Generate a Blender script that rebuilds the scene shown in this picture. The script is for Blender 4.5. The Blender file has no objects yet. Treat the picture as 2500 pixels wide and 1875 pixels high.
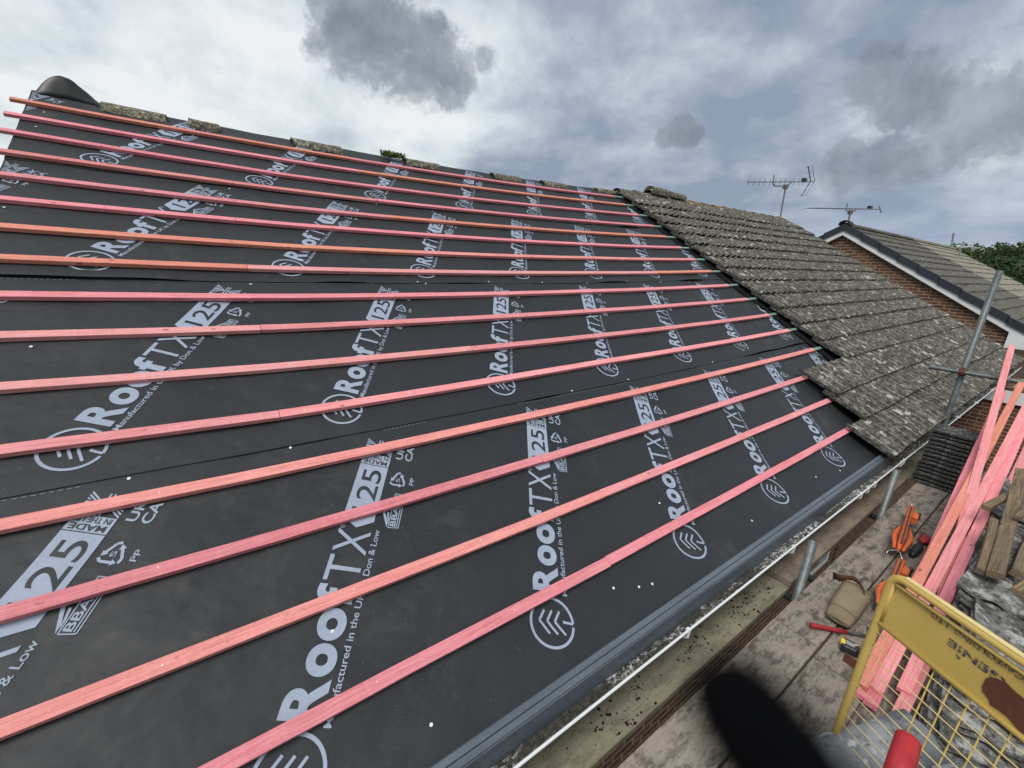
import bpy, bmesh, math, random
from mathutils import Vector, Matrix, noise
R = math.radians
random.seed(7)
sc = bpy.context.scene
col = sc.collection
# ------------------------------------------------------------------ camera
CAM = Vector((-1.45153822, -5.6274963, 6.653859))
CR = [Vector((0.8186739073, -0.572760403, 0.0414554501)),
      Vector((-0.1319074618, -0.2578183658, -0.9571468601)),
      Vector((0.5589037977, 0.7781228766, -0.2866205398))]
FP = 1018.382                       # focal length for a 2500 px wide picture
cd = bpy.data.cameras.new("camera")
cam = bpy.data.objects.new("camera", cd); col.objects.link(cam)
m = Matrix.Identity(4)
for i in range(3):
    m[i][0] = CR[0][i]; m[i][1] = -CR[1][i]; m[i][2] = -CR[2][i]; m[i][3] = CAM[i]
cam.matrix_world = m
cd.sensor_width = 36; cd.lens = 36 * FP / 2500; cd.clip_start = 0.005; cd.clip_end = 3000
cd.dof.use_dof = True; cd.dof.focus_distance = 3.2; cd.dof.aperture_fstop = 4.0
sc.camera = cam
# ------------------------------------------------------------------ sun, exposure
SUN_EL, SUN_AZ = 56, 200            # azimuth: direction the light comes from, degrees from +X
sd = bpy.data.lights.new("sun", 'SUN'); sd.energy = 2.5; sd.angle = R(26); sd.color = (1, .96, .9)
sun = bpy.data.objects.new("sun", sd); col.objects.link(sun)
sv = Vector((math.cos(R(SUN_EL)) * math.cos(R(SUN_AZ)), math.cos(R(SUN_EL)) * math.sin(R(SUN_AZ)), math.sin(R(SUN_EL))))
sun.rotation_euler = sv.to_track_quat('Z', 'Y').to_euler()
sc.view_settings.view_transform = 'Standard'; sc.view_settings.look = 'None'
sc.view_settings.exposure = 0.0; sc.view_settings.gamma = 1; sc.view_settings.use_curve_mapping = False

# ------------------------------------------------------------------ geometry helpers
TH = R(30); HH = 7.7; ct, st_ = math.cos(TH), math.sin(TH)
def sag(X):
    a = lambda x: .00478761 * (x - .318836) ** 2
    return a(X) if X <= 4.77 else a(4.77) + .0085 * (X - 4.77)
def RS(X, Y, h=0.0):                # roof coordinates (along eaves, up the slope, off the roof) -> world
    z = sag(X) + h
    return Vector((X, Y * ct - z * st_, Y * st_ + z * ct + HH))
RN = Vector((0, -st_, ct)); RU = Vector((0, ct, st_)); RX = Vector((1, 0, 0))
def ray(px, py): return CR[0] * (px - 1250) + CR[1] * (py - 937.5) + CR[2] * FP
def atz(px, py, z): d = ray(px, py); return CAM + d * ((z - CAM.z) / d.z)
def aty(px, py, y): d = ray(px, py); return CAM + d * ((y - CAM.y) / d.y)
def atx(px, py, x): d = ray(px, py); return CAM + d * ((x - CAM.x) / d.x)
def atd(px, py, dep): return CAM + ray(px, py) * (dep / FP)
def roofhit(px, py, h=0.0):         # photo point -> (X, Y) on the roof
    d = ray(px, py); z = h; X = Y = 0
    for _ in range(8):
        # plane: (P - RS0).RN = z
        o = Vector((0, 0, HH)); t = (z - (CAM - o).dot(RN)) / d.dot(RN); P = CAM + d * t
        X = P.x; Y = (P - o).dot(RU); z = h + sag(X)
    return X, Y

def tag(o, label=None, cat=None, group=None, kind=None):
    if label: o['label'] = label
    if cat: o['category'] = cat
    if group: o['group'] = group
    if kind: o['kind'] = kind
    return o
def empty(name, loc, label=None, cat=None, group=None):
    o = bpy.data.objects.new(name, None); o.location = loc; o.empty_display_size = .1
    col.objects.link(o); return tag(o, label, cat, group)
class MB:
    def __init__(s): s.v = []; s.f = []; s.uv = {}
    def poly(s, pts):
        n = len(s.v); s.v += [Vector(p) for p in pts]; s.f.append(tuple(range(n, n + len(pts)))); return s
    def grid(s, rows, closed=False):
        n = len(s.v); w = len(rows[0])
        for r in rows: s.v += [Vector(p) for p in r]
        for i in range(len(rows) - 1):
            for j in range(w if closed else w - 1):
                k = (j + 1) % w
                s.f.append((n + i * w + j, n + i * w + k, n + (i + 1) * w + k, n + (i + 1) * w + j))
        return s
    def hexa(s, p):                  # 8 points: bottom 4 ccw, top 4 ccw
        n = len(s.v); s.v += [Vector(q) for q in p]
        for f in ((3, 2, 1, 0), (4, 5, 6, 7), (0, 1, 5, 4), (1, 2, 6, 5), (2, 3, 7, 6), (3, 0, 4, 7)):
            s.f.append(tuple(n + i for i in f))
        return s
    def box(s, c, x, y, z):          # centre, half-axis vectors
        c = Vector(c)
        return s.hexa([c - x - y - z, c + x - y - z, c + x + y - z, c - x + y - z, c - x - y + z, c + x - y + z, c + x + y + z, c - x + y + z])
    def bar(s, a, b, w, t, up=(0, 0, 1)):   # beam from a to b, width w across, thickness t along up
        a, b = Vector(a), Vector(b); x = (b - a); L = x.length; x = x / L; up = Vector(up)
        y = up.cross(x).normalized(); z = x.cross(y)
        return s.box((a + b) / 2, x * L / 2, y * w / 2, z * t / 2)
    def tube(s, pts, r, n=10, cap=True):
        pts = [Vector(p) for p in pts]; rr = r if isinstance(r, (list, tuple)) else [r] * len(pts)
        rows = []; prev = None
        for i, p in enumerate(pts):
            t = (pts[min(i + 1, len(pts) - 1)] - pts[max(i - 1, 0)]).normalized()
            if prev is None:
                u = t.orthogonal().normalized()
            else:
                u = (prev - t * prev.dot(t)); u = u.normalized() if u.length > 1e-6 else t.orthogonal().normalized()
            prev = u; v = t.cross(u)
            rows.append([p + (u * math.cos(2 * math.pi * k / n) + v * math.sin(2 * math.pi * k / n)) * rr[i] for k in range(n)])
        n0 = len(s.v); s.grid(rows, True)
        if cap:
            s.f.append(tuple(n0 + k for k in range(n))[::-1]); s.f.append(tuple(n0 + (len(pts) - 1) * n + k for k in range(n)))
        return s
    def build(s, name, mat, parent=None, smooth=False, bevel=0, origin=None):
        me = bpy.data.meshes.new(name)
        o0 = Vector(origin) if origin is not None else Vector((0, 0, 0))
        me.from_pydata([tuple(v - o0) for v in s.v], [], s.f); me.validate(); me.update()
        if smooth:
            for p in me.polygons: p.use_smooth = True
        me.materials.append(mat)
        o = bpy.data.objects.new(name, me); o.location = o0; col.objects.link(o)
        if parent is not None:
            o.parent = parent; o.matrix_parent_inverse = Matrix.Translation(parent.location).inverted()
        if bevel:
            b = o.modifiers.new('b', 'BEVEL'); b.width = bevel; b.segments = 2; b.limit_method = 'ANGLE'; b.angle_limit = R(40)
        return o
def smooth_angle(o, a=40):
    for p in o.data.polygons: p.use_smooth = True
    bm = bmesh.new(); bm.from_mesh(o.data)
    for e in bm.edges:
        if len(e.link_faces) == 2 and e.calc_face_angle(0) > R(a): e.smooth = False
    bm.to_mesh(o.data); bm.free()

# ------------------------------------------------------------------ material helpers
class NT:
    def __init__(s, name):
        s.m = bpy.data.materials.new(name); s.m.use_nodes = True; s.t = s.m.node_tree; s.n = s.t.nodes
        s.b = s.n['Principled BSDF']; s.co = None
    def new(s, ty, **kw):
        nd = s.n.new(ty)
        for k, v in kw.items(): setattr(nd, k, v)
        return nd
    def link(s, a, b): s.t.links.new(a, b)
    def coord(s, scale=(1, 1, 1), kind='Object', rot=(0, 0, 0), loc=(0, 0, 0)):
        tc = s.new('ShaderNodeTexCoord'); mp = s.new('ShaderNodeMapping')
        mp.inputs['Scale'].default_value = scale; mp.inputs['Rotation'].default_value = rot; mp.inputs['Location'].default_value = loc
        s.link(tc.outputs[kind], mp.inputs[0]); return mp.outputs[0]
    def noise(s, co, scale=5, detail=4, rough=.55, dist=0):
        nd = s.new('ShaderNodeTexNoise'); nd.inputs['Scale'].default_value = scale; nd.inputs['Detail'].default_value = detail
        nd.inputs['Roughness'].default_value = rough; nd.inputs['Distortion'].default_value = dist
        if co is not None: s.link(co, nd.inputs['Vector'])
        return nd.outputs['Fac']
    def ramp(s, f, stops, interp='LINEAR'):
        nd = s.new('ShaderNodeValToRGB'); nd.color_ramp.interpolation = interp; e = nd.color_ramp.elements
        while len(e) < len(stops): e.new(.5)
        for el, (p, c) in zip(e, stops):
            el.position = p; el.color = (*c, 1) if isinstance(c, (tuple, list)) else (c, c, c, 1)
        s.link(f, nd.inputs[0]); return nd.outputs[0]
    def mix(s, f, a, b, mode='MIX'):
        nd = s.new('ShaderNodeMixRGB', blend_type=mode)
        for i, v in ((0, f), (1, a), (2, b)):
            if hasattr(v, 'links'): s.link(v, nd.inputs[i])
            elif i == 0: nd.inputs[0].default_value = v
            else: nd.inputs[i].default_value = (*v, 1) if isinstance(v, (tuple, list)) else (v, v, v, 1)
        return nd.outputs[0]
    def math(s, op, a, b=None, c=None, clamp=False):
        nd = s.new('ShaderNodeMath', operation=op); nd.use_clamp = clamp
        for i, v in enumerate((a, b, c)):
            if v is None: continue
            if hasattr(v, 'links'): s.link(v, nd.inputs[i])
            else: nd.inputs[i].default_value = v
        return nd.outputs[0]
    def col(s, c):
        if hasattr(c, 'links'): s.link(c, s.b.inputs['Base Color'])
        else: s.b.inputs['Base Color'].default_value = (*c, 1)
    def rough(s, r, spec=.5, metal=0):
        if hasattr(r, 'links'): s.link(r, s.b.inputs['Roughness'])
        else: s.b.inputs['Roughness'].default_value = r
        s.b.inputs['Specular IOR Level'].default_value = spec; s.b.inputs['Metallic'].default_value = metal
    def bump(s, f, dist=.01, strength=1, prev=None):
        nd = s.new('ShaderNodeBump'); nd.inputs['Distance'].default_value = dist; nd.inputs['Strength'].default_value = strength
        s.link(f, nd.inputs['Height'])
        if prev is not None: s.link(prev, nd.inputs['Normal'])
        s.link(nd.outputs[0], s.b.inputs['Normal']); return nd.outputs[0]

def wood(name, c1, c2, dark, rough=.75, cuts=.35, stamp=0):
    """dyed softwood running along object X"""
    t = NT(name); oi = t.new('ShaderNodeObjectInfo')
    tc = t.new('ShaderNodeTexCoord'); off = t.new('ShaderNodeVectorMath', operation='ADD')
    sh = t.new('ShaderNodeVectorMath', operation='SCALE'); cmb = t.new('ShaderNodeCombineXYZ')
    for i in range(3): t.link(oi.outputs['Random'], cmb.inputs[i])
    t.link(cmb.outputs[0], sh.inputs[0]); sh.inputs['Scale'].default_value = 37
    t.link(tc.outputs['Object'], off.inputs[0]); t.link(sh.outputs[0], off.inputs[1])
    def mp(sx, sy, sz):
        q = t.new('ShaderNodeMapping'); q.inputs['Scale'].default_value = (sx, sy, sz); t.link(off.outputs[0], q.inputs[0]); return q.outputs[0]
    g = t.noise(mp(1.6, 75, 75), 1.7, 6, .72, 1.5)
    big = t.noise(mp(1.2, 4, 4), 1.3, 3, .5)
    base = t.mix(t.ramp(big, [(.35, 0), (.65, 1)]), c1, c2)
    base = t.mix(t.math('MULTIPLY', t.ramp(g, [(.44, 0), (.60, 1)]), .70), base, dark)
    # saw marks across the face
    sw = t.noise(mp(45, 5, 5), 1.3, 2, .5, .3)
    base = t.mix(t.math('MULTIPLY', t.ramp(sw, [(.52, 0), (.68, 1)]), cuts * .5), base, tuple(min(1, x * 1.18) for x in c1))
    # knots
    vo = t.new('ShaderNodeTexVoronoi'); vo.inputs['Scale'].default_value = 1; t.link(mp(5.5, 10, 10), vo.inputs['Vector'])
    kn = t.ramp(vo.outputs['Distance'], [(.0, 1), (.055, .85), (.10, 0)])
    base = t.mix(t.math('MULTIPLY', kn, .75), base, tuple(x * .33 for x in dark))
    # dirt flecks
    fl = t.noise(mp(22, 60, 60), 1.6, 3, .7); fz = t.noise(mp(1.1, 3, 3), 1, 1)
    fm = t.math('MULTIPLY', t.ramp(fl, [(.62, 0), (.70, 1)]), t.ramp(fz, [(.5, 0), (.62, 1)]))
    base = t.mix(t.math('MULTIPLY', fm, .6 + stamp), base, (.13, .045, .05))
    hv = t.new('ShaderNodeHueSaturation'); t.link(base, hv.inputs['Color'])
    t.link(t.math('MULTIPLY_ADD', oi.outputs['Random'], .22, .88), hv.inputs['Value'])
    t.col(hv.outputs[0]); t.rough(rough, .25)
    t.bump(t.math('ADD', g, t.math('MULTIPLY', sw, .4)), .0025, .7)
    return t.m
M = {}
M['pink'] = wood('pink_wood', (.86, .365, .375), (.82, .31, .32), (.58, .17, .175))
M['rose'] = wood('rose_wood', (.83, .315, .345), (.79, .27, .30), (.55, .14, .16))
M['salmon'] = wood('salmon_wood', (.81, .34, .305), (.78, .29, .27), (.54, .16, .14))
M['orange'] = wood('orange_wood', (.74, .315, .205), (.72, .26, .21), (.48, .14, .095))
M['light'] = wood('light_pink_wood', (.86, .42, .405), (.82, .35, .34), (.60, .21, .20))
M['green'] = wood('green_wood', (.25, .40, .31), (.18, .30, .24), (.09, .16, .13))
M['timber'] = wood('old_timber', (.30, .215, .125), (.15, .115, .08), (.05, .035, .025), .85)

def flat(name, c, rough=.6, spec=.4, metal=0, nscale=20, namt=.25, bump=.002):
    t = NT(name); co = t.coord(); n = t.noise(co, nscale, 5, .6); n2 = t.noise(co, nscale * .15, 3)
    f = t.math('MULTIPLY_ADD', n, namt, 1 - namt * .5); f = t.math('MULTIPLY', f, t.math('MULTIPLY_ADD', n2, namt, 1 - namt * .5))
    t.col(t.mix(1, c, f, 'MULTIPLY')); t.rough(rough, spec, metal)
    if bump: t.bump(n, bump, .6)
    return t.m
def membrane():
    t = NT('membrane'); co = t.coord()
    n = t.noise(co, 1.1, 4, .6, .5); f = t.noise(co, 300, 2, .5); s = t.noise(co, 26, 5, .75)
    c = t.mix(t.ramp(n, [(.3, 0), (.7, 1)]), (.0135, .0155, .0185), (.0205, .0225, .0255))
    c = t.mix(t.math('MULTIPLY', t.ramp(f, [(.4, 0), (.7, 1)]), .2), c, (.055, .058, .062))
    d = t.noise(co, 2.2, 2); dm = t.math('MULTIPLY', t.ramp(s, [(.60, 0), (.76, 1)]), t.ramp(d, [(.45, 0), (.65, 1)]))
    c = t.mix(t.math('MULTIPLY', dm, .4), c, (.13, .12, .105))
    vo = t.new('ShaderNodeTexVoronoi'); vo.inputs['Scale'].default_value = 16; t.link(co, vo.inputs['Vector'])
    c = t.mix(t.ramp(vo.outputs['Distance'], [(0, 1), (.018, 1), (.028, 0)]), c, (.22, .21, .19))
    sc1 = t.noise(co, 3.4, 6, .75, .6); sz = t.noise(co, .9, 2); sm_ = t.math('MULTIPLY', t.ramp(sc1, [(.52, 0), (.72, 1)]), t.ramp(sz, [(.42, 0), (.62, 1)]))
    c = t.mix(t.math('MULTIPLY', sm_, .30), c, (.105, .098, .085))
    t.col(c); t.rough(t.math('MULTIPLY_ADD', n, .25, .45), .4)
    w = t.noise(t.coord((1, 1.4, 1.4)), 2.6, 3, .5, .2); w2 = t.noise(t.coord((1, 2, 2)), 7, 3, .55, .3)
    b = t.bump(w, .045, .5); b = t.bump(w2, .005, .35, b); t.bump(f, .0006, .4, b)
    return t.m
M['membrane'] = membrane()
M['print'] = flat('grey_print', (.31, .36, .45), .6, .4, 0, 40, .35, 0)
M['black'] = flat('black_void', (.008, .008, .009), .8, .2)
M['blackplastic'] = flat('black_plastic', (.02, .021, .024), .4, .5)
M['stitch'] = flat('stitch_grey', (.16, .165, .17), .6)
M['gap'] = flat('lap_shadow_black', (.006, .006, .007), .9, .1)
M['nail'] = flat('nail_head', (.75, .76, .76), .35, .6)
def tray():
    t = NT('tray_plastic'); co = t.coord((.6, 5, 5)); n = t.noise(co, 3, 5, .65); n2 = t.noise(t.coord(), 60, 3, .6)
    c = t.mix(t.ramp(n, [(.35, 0), (.7, 1)]), (.080, .098, .118), (.125, .15, .175))
    c = t.mix(t.math('MULTIPLY', t.ramp(n2, [(.55, 0), (.75, 1)]), .35), c, (.2, .22, .23))
    t.col(c); t.rough(.42, .5); t.bump(n2, .001, .4); return t.m
M['tray'] = tray()
def tilemat(name, c1, c2, lichen=.5, ls=14, moss=.25, slope=False, contrast=1):
    t = NT(name); tc = t.new('ShaderNodeTexCoord'); m1 = t.new('ShaderNodeMapping'); m1.inputs['Rotation'].default_value = (-TH0 if slope else 0, 0, 0); t.link(tc.outputs['Object'], m1.inputs[0])
    m2 = t.new('ShaderNodeMapping'); m2.inputs['Scale'].default_value = (1,   .8 if slope else 1, 1); t.link(m1.outputs[0], m2.inputs[0]); co = m2.outputs[0]
    n = t.noise(co, 11, 6, .72, .3); f = t.noise(co, 32 if slope else 46, 5, .78, .5); g = t.noise(co, 17 if slope else 24, 5, .75, .4)
    c = t.mix(t.ramp(n, [(.3, 0), (.7, 1)]), c1, c2)
    c = t.mix(t.ramp(f, [(.40, 0), (.58, .95)]), c, tuple(x * .18 for x in c1))
    c = t.mix(t.math('MULTIPLY', t.ramp(g, [(.52, 0), (.64, 1)]), .75 * contrast), c, tuple(min(1, x * 2.0) for x in c2))
    mo = t.noise(co, 3.1, 4, .6); c = t.mix(t.math('MULTIPLY', t.ramp(mo, [(.5, 0), (.7, 1)]), moss), c, (.085, .08, .045))
    vo = t.new('ShaderNodeTexVoronoi'); vo.inputs['Scale'].default_value = ls; vo.inputs['Randomness'].default_value = 1
    dn = t.new('ShaderNodeMixRGB', blend_type='ADD'); dn.inputs[0].default_value = .10
    nn = t.new('ShaderNodeTexNoise'); nn.inputs['Scale'].default_value = 26; nn.inputs['Detail'].default_value = 4; t.link(co, nn.inputs['Vector'])
    t.link(co, dn.inputs[1]); t.link(nn.outputs['Color'], dn.inputs[2]); t.link(dn.outputs[0], vo.inputs['Vector'])
    sp = t.new('ShaderNodeSeparateColor'); t.link(vo.outputs['Color'], sp.inputs[0])
    th = t.math('MULTIPLY', t.ramp(sp.outputs[0], [(.62, 0), (1, 1)]), .46)
    lm = t.math('LESS_THAN', vo.outputs['Distance'], th)
    zone = t.ramp(t.noise(co, 1.3, 3), [(.35, .35), (.6, 1)])
    c = t.mix(t.math('MULTIPLY', t.math('MULTIPLY', lm, zone), lichen), c, (.52, .51, .46))
    if slope:    # pale highlight painted along every rib crest
        s2 = t.new('ShaderNodeSeparateXYZ'); t.link(tc.outputs['Object'], s2.inputs[0])
        fr = t.math('FRACT', t.math('MULTIPLY', s2.outputs[0], 1 / .165)); cr_ = t.ramp(fr, [(.76, 0), (.85, 1), (.89, 1), (.93, 0)])
        c = t.mix(t.math('MULTIPLY', t.math('MULTIPLY', cr_, t.ramp(g, [(.40, 0), (.60, 1)])), .7), c, (.40, .38, .33))
    t.col(c); t.rough(.95, .15)
    t.bump(t.math('ADD', f, t.math('MULTIPLY', n, .8)), .013, .9); return t.m
TH0 = R(30)
M['tile'] = tilemat('old_roof_tile', (.118, .107, .090), (.175, .160, .137), .9, 13, .2, True)
M['tileclean'] = tilemat('old_tile_stack', (.17, .168, .158), (.26, .255, .24), .25, 9, .1)
M['tiledark'] = tilemat('dark_tile', (.075, .075, .072), (.13, .13, .125), .1, 9, .05)
M['tilefar'] = tilemat('weathered_brown_tile', (.15, .138, .12), (.21, .19, .165), .5, 9, .2)
M['tilefar2'] = tilemat('pale_brown_tile', (.34, .31, .245), (.42, .38, .30), .2, 9, .1)
M['ridge'] = tilemat('ridge_tile', (.17, .155, .115), (.26, .235, .175), .8, 24, .4)
M['ridgepale'] = tilemat('pale_ridge_tile', (.26, .24, .17), (.33, .31, .22), .3, 14, .3)
M['lichen'] = tilemat('orange_lichen_ridge', (.25, .19, .09), (.35, .24, .10), .6, 20, .3)
def brick(name, c1, c2, mort, sx=1.0, rot=(0, 0, 0), scale=1):
    t = NT(name); tc = t.new('ShaderNodeTexCoord'); sp = t.new('ShaderNodeSeparateXYZ'); cb = t.new('ShaderNodeCombineXYZ')
    t.link(tc.outputs['Object'], sp.inputs[0]); t.link(t.math('ADD', sp.outputs[0], sp.outputs[1]), cb.inputs[0]); t.link(sp.outputs[2], cb.inputs[1])
    b = t.new('ShaderNodeTexBrick'); t.link(cb.outputs[0], b.inputs['Vector'])
    b.inputs['Scale'].default_value = 1; b.inputs['Brick Width'].default_value = .225; b.inputs['Row Height'].default_value = .075
    b.inputs['Mortar Size'].default_value = .010; b.inputs['Mortar Smooth'].default_value = .2; b.inputs['Bias'].default_value = 0
    b.inputs['Color1'].default_value = (*c1, 1); b.inputs['Color2'].default_value = (*c2, 1); b.inputs['Mortar'].default_value = (*mort, 1)
    n = t.noise(t.coord(), 18, 5, .7); c = t.mix(1, b.outputs['Color'], t.ramp(n, [(.3, .6), (.7, 1.15)]), 'MULTIPLY')
    t.col(c); t.rough(.9, .2); t.bump(t.math('SUBTRACT', n, t.math('MULTIPLY', b.outputs['Fac'], 1.5)), .006, .8); return t.m
M['brick'] = brick('brown_brick', (.20, .092, .052), (.105, .052, .034), (.33, .27, .215))
M['white'] = flat('white_plastic', (.74, .75, .76), .4, .5, 0, 6, .12, 0)
M['dirtywhite'] = flat('dirty_white_plastic', (.62, .63, .62), .5, .4, 0, 30, .5, .001)
M['darkverge'] = flat('dark_verge_cap', (.028, .032, .042), .5, .4, 0, 14, .4, .002)
M['soffit'] = flat('grey_soffit', (.45, .46, .46), .6)
def galv():
    t = NT('galvanised_steel'); co = t.coord(); n = t.noise(co, 12, 5, .7); n2 = t.noise(co, 90, 3)
    c = t.mix(t.ramp(n, [(.3, 0), (.7, 1)]), (.085, .10, .105), (.17, .19, .19))
    c = t.mix(t.math('MULTIPLY', t.ramp(n2, [(.6, 0), (.75, 1)]), .4), c, (.38, .38, .36))
    t.col(c); t.rough(.5, .5, .45); t.bump(n2, .001, .4); return t.m
M['galv'] = galv()
M['darksteel'] = flat('dark_steel', (.06, .065, .07), .5, .5, .3, 20, .5)
M['rust'] = flat('rust', (.115, .045, .03), .9, .2, 0, 60, .5, .002)
def boardmat(name, c1, c2, stain, amt=.7, sc_=1.0):
    t = NT(name); co = t.coord(); g = t.noise(t.coord((1.5, 30, 30)), 2.2, 6, .65, 1.0); n = t.noise(t.coord((1, 2.6, 1)), 6.5 * sc_, 8, .78, .15)
    f = t.noise(co, 70, 4, .7)
    c = t.mix(t.ramp(g, [(.3, 0), (.7, 1)]), c1, c2)
    c = t.mix(t.math('MULTIPLY', t.ramp(n, [(.48, 0), (.58, 1)]), amt), c, stain)
    c = t.mix(t.math('MULTIPLY', t.ramp(f, [(.55, 0), (.72, 1)]), .35), c, tuple(x * .6 for x in stain))
    m2 = t.noise(co, 3, 3); c = t.mix(t.math('MULTIPLY', t.ramp(m2, [(.5, 0), (.7, 1)]), .3), c, tuple(min(1, x * 1.35) for x in c1))
    t.col(c); t.rough(.9, .2); t.bump(t.math('ADD', g, f), .004, .7); return t.m
M['board'] = boardmat('scaffold_board', (.32, .275, .225), (.22, .19, .16), (.065, .058, .05), .85)
M['board2'] = boardmat('scaffold_board_olive', (.27, .245, .175), (.21, .19, .135), (.09, .085, .06), .5)
M['board3'] = boardmat('scaffold_board_brown', (.25, .205, .155), (.19, .155, .12), (.08, .065, .05), .45)
M['dirt'] = flat('moss_dirt', (.022, .018, .014), 1, .1, 0, 60, .6, .004)
def guttermat():
    t = NT('gutter_muck'); co = t.coord((.8, 1, 1)); n = t.noise(co, 48, 6, .8, .5); z = t.noise(t.coord((1, 3, 1)), 2.2, 6, .7)
    c = t.mix(t.ramp(n, [(.35, 0), (.65, 1)]), (.03, .027, .022), (.10, .095, .08))
    wm = t.math('MULTIPLY', t.ramp(n, [(.50, 0), (.56, 1)]), t.ramp(z, [(.45, 0), (.53, 1)]))
    c = t.mix(wm, c, (.66, .66, .64)); t.col(c); t.rough(.7, .4); t.bump(n, .012, 1); return t.m
M['muck'] = guttermat()
def yellow():
    t = NT('yellow_paint'); co = t.coord(); n = t.noise(co, 22, 5, .7); n2 = t.noise(co, 5, 3)
    c = t.mix(t.ramp(n2, [(.3, 0), (.7, 1)]), (.50, .35, .085), (.56, .41, .12))
    c = t.mix(t.ramp(n, [(.66, 0), (.74, .85)]), c, (.13, .055, .02))
    t.col(c); t.rough(.5, .45); t.bump(n, .0015, .5); return t.m
M['yellow'] = yellow()
M['yellowpale'] = flat('pale_yellow', (.72, .56, .24), .45, .45, 0, 25, .3, .001)
def stencilmat():
    t = NT('worn_stencil_paint'); n = t.noise(t.coord(), 110, 5, .75); t.col(t.mix(t.ramp(n, [(.50, 0), (.60, 1)]), (.03, .04, .075), (.42, .32, .11))); t.rough(.6, .3); return t.m
M['stencil'] = stencilmat()
M['canvas'] = flat('khaki_canvas', (.22, .18, .12), .95, .1, 0, 12, .7, .006)
M['leather'] = flat('brown_leather', (.10, .05, .028), .7, .3, 0, 30, .4, .002)
M['red'] = flat('red_rubber', (.30, .02, .025), .5, .4, 0, 40, .4, .001)
M['redbright'] = flat('worn_red_rubber', (.36, .022, .028), .42, .45, 0, 26, 1.1, .0015)
M['orangep'] = flat('orange_plastic', (.55, .115, .035), .5, .4, 0, 30, .9, .001)
M['steel'] = flat('bare_steel', (.55, .55, .54), .3, .6, .8, 30, .2, 0)
M['yellowp'] = flat('yellow_plastic', (.75, .55, .04), .4, .5, 0, 20, .1, 0)
M['glove'] = flat('black_glove', (.002, .0022, .0028), .95, .05, 0, 150, .3, .0004)
M['pipe'] = flat('white_pipe', (.6, .62, .62), .4)
M['aerial'] = flat('aerial_metal', (.22, .21, .21), .5, .5, .4, 20, .3, 0)
M['redcap'] = flat('aerial_clamp', (.17, .15, .15), .6)
def leadmat():
    t = NT('broken_tile_face'); co = t.coord(); n = t.noise(co, 6, 4, .6, .5); f = t.noise(co, 28, 5, .7, .4)
    c = t.mix(t.ramp(n, [(.35, 0), (.62, 1)]), (.10, .11, .115), (.27, .28, .29)); c = t.mix(t.ramp(f, [(.54, 0), (.66, .8)]), c, (.03, .03, .03)); c = t.mix(t.math('MULTIPLY', t.ramp(t.noise(co, 13, 3), [(.60, 0), (.66, 1)]), .7), c, (.52, .53, .54))
    t.col(c); t.rough(.75, .4); t.bump(f, .004, .8); return t.m
M['lead'] = leadmat()
def leafmat(name, c1, c2):
    t = NT(name); oi = t.new('ShaderNodeTexCoord'); n = t.noise(oi.outputs['Object'], .35, 3); n2 = t.noise(oi.outputs['Object'], 3, 3)
    c = t.mix(t.ramp(n, [(.35, 0), (.65, 1)]), c1, c2); c = t.mix(t.math('MULTIPLY', n2, .6), c, tuple(x * .5 for x in c1))
    t.col(c); t.rough(.8, .2); return t.m
M['leaf'] = leafmat('leaf_green', (.045, .085, .018), (.085, .12, .03))
M['leafdark'] = leafmat('leaf_dark', (.022, .048, .014), (.05, .08, .024))
M['leafpale'] = leafmat('leaf_pale', (.08, .12, .03), (.13, .16, .05))
M['bark'] = flat('bark', (.09, .07, .05), .9)

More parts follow.
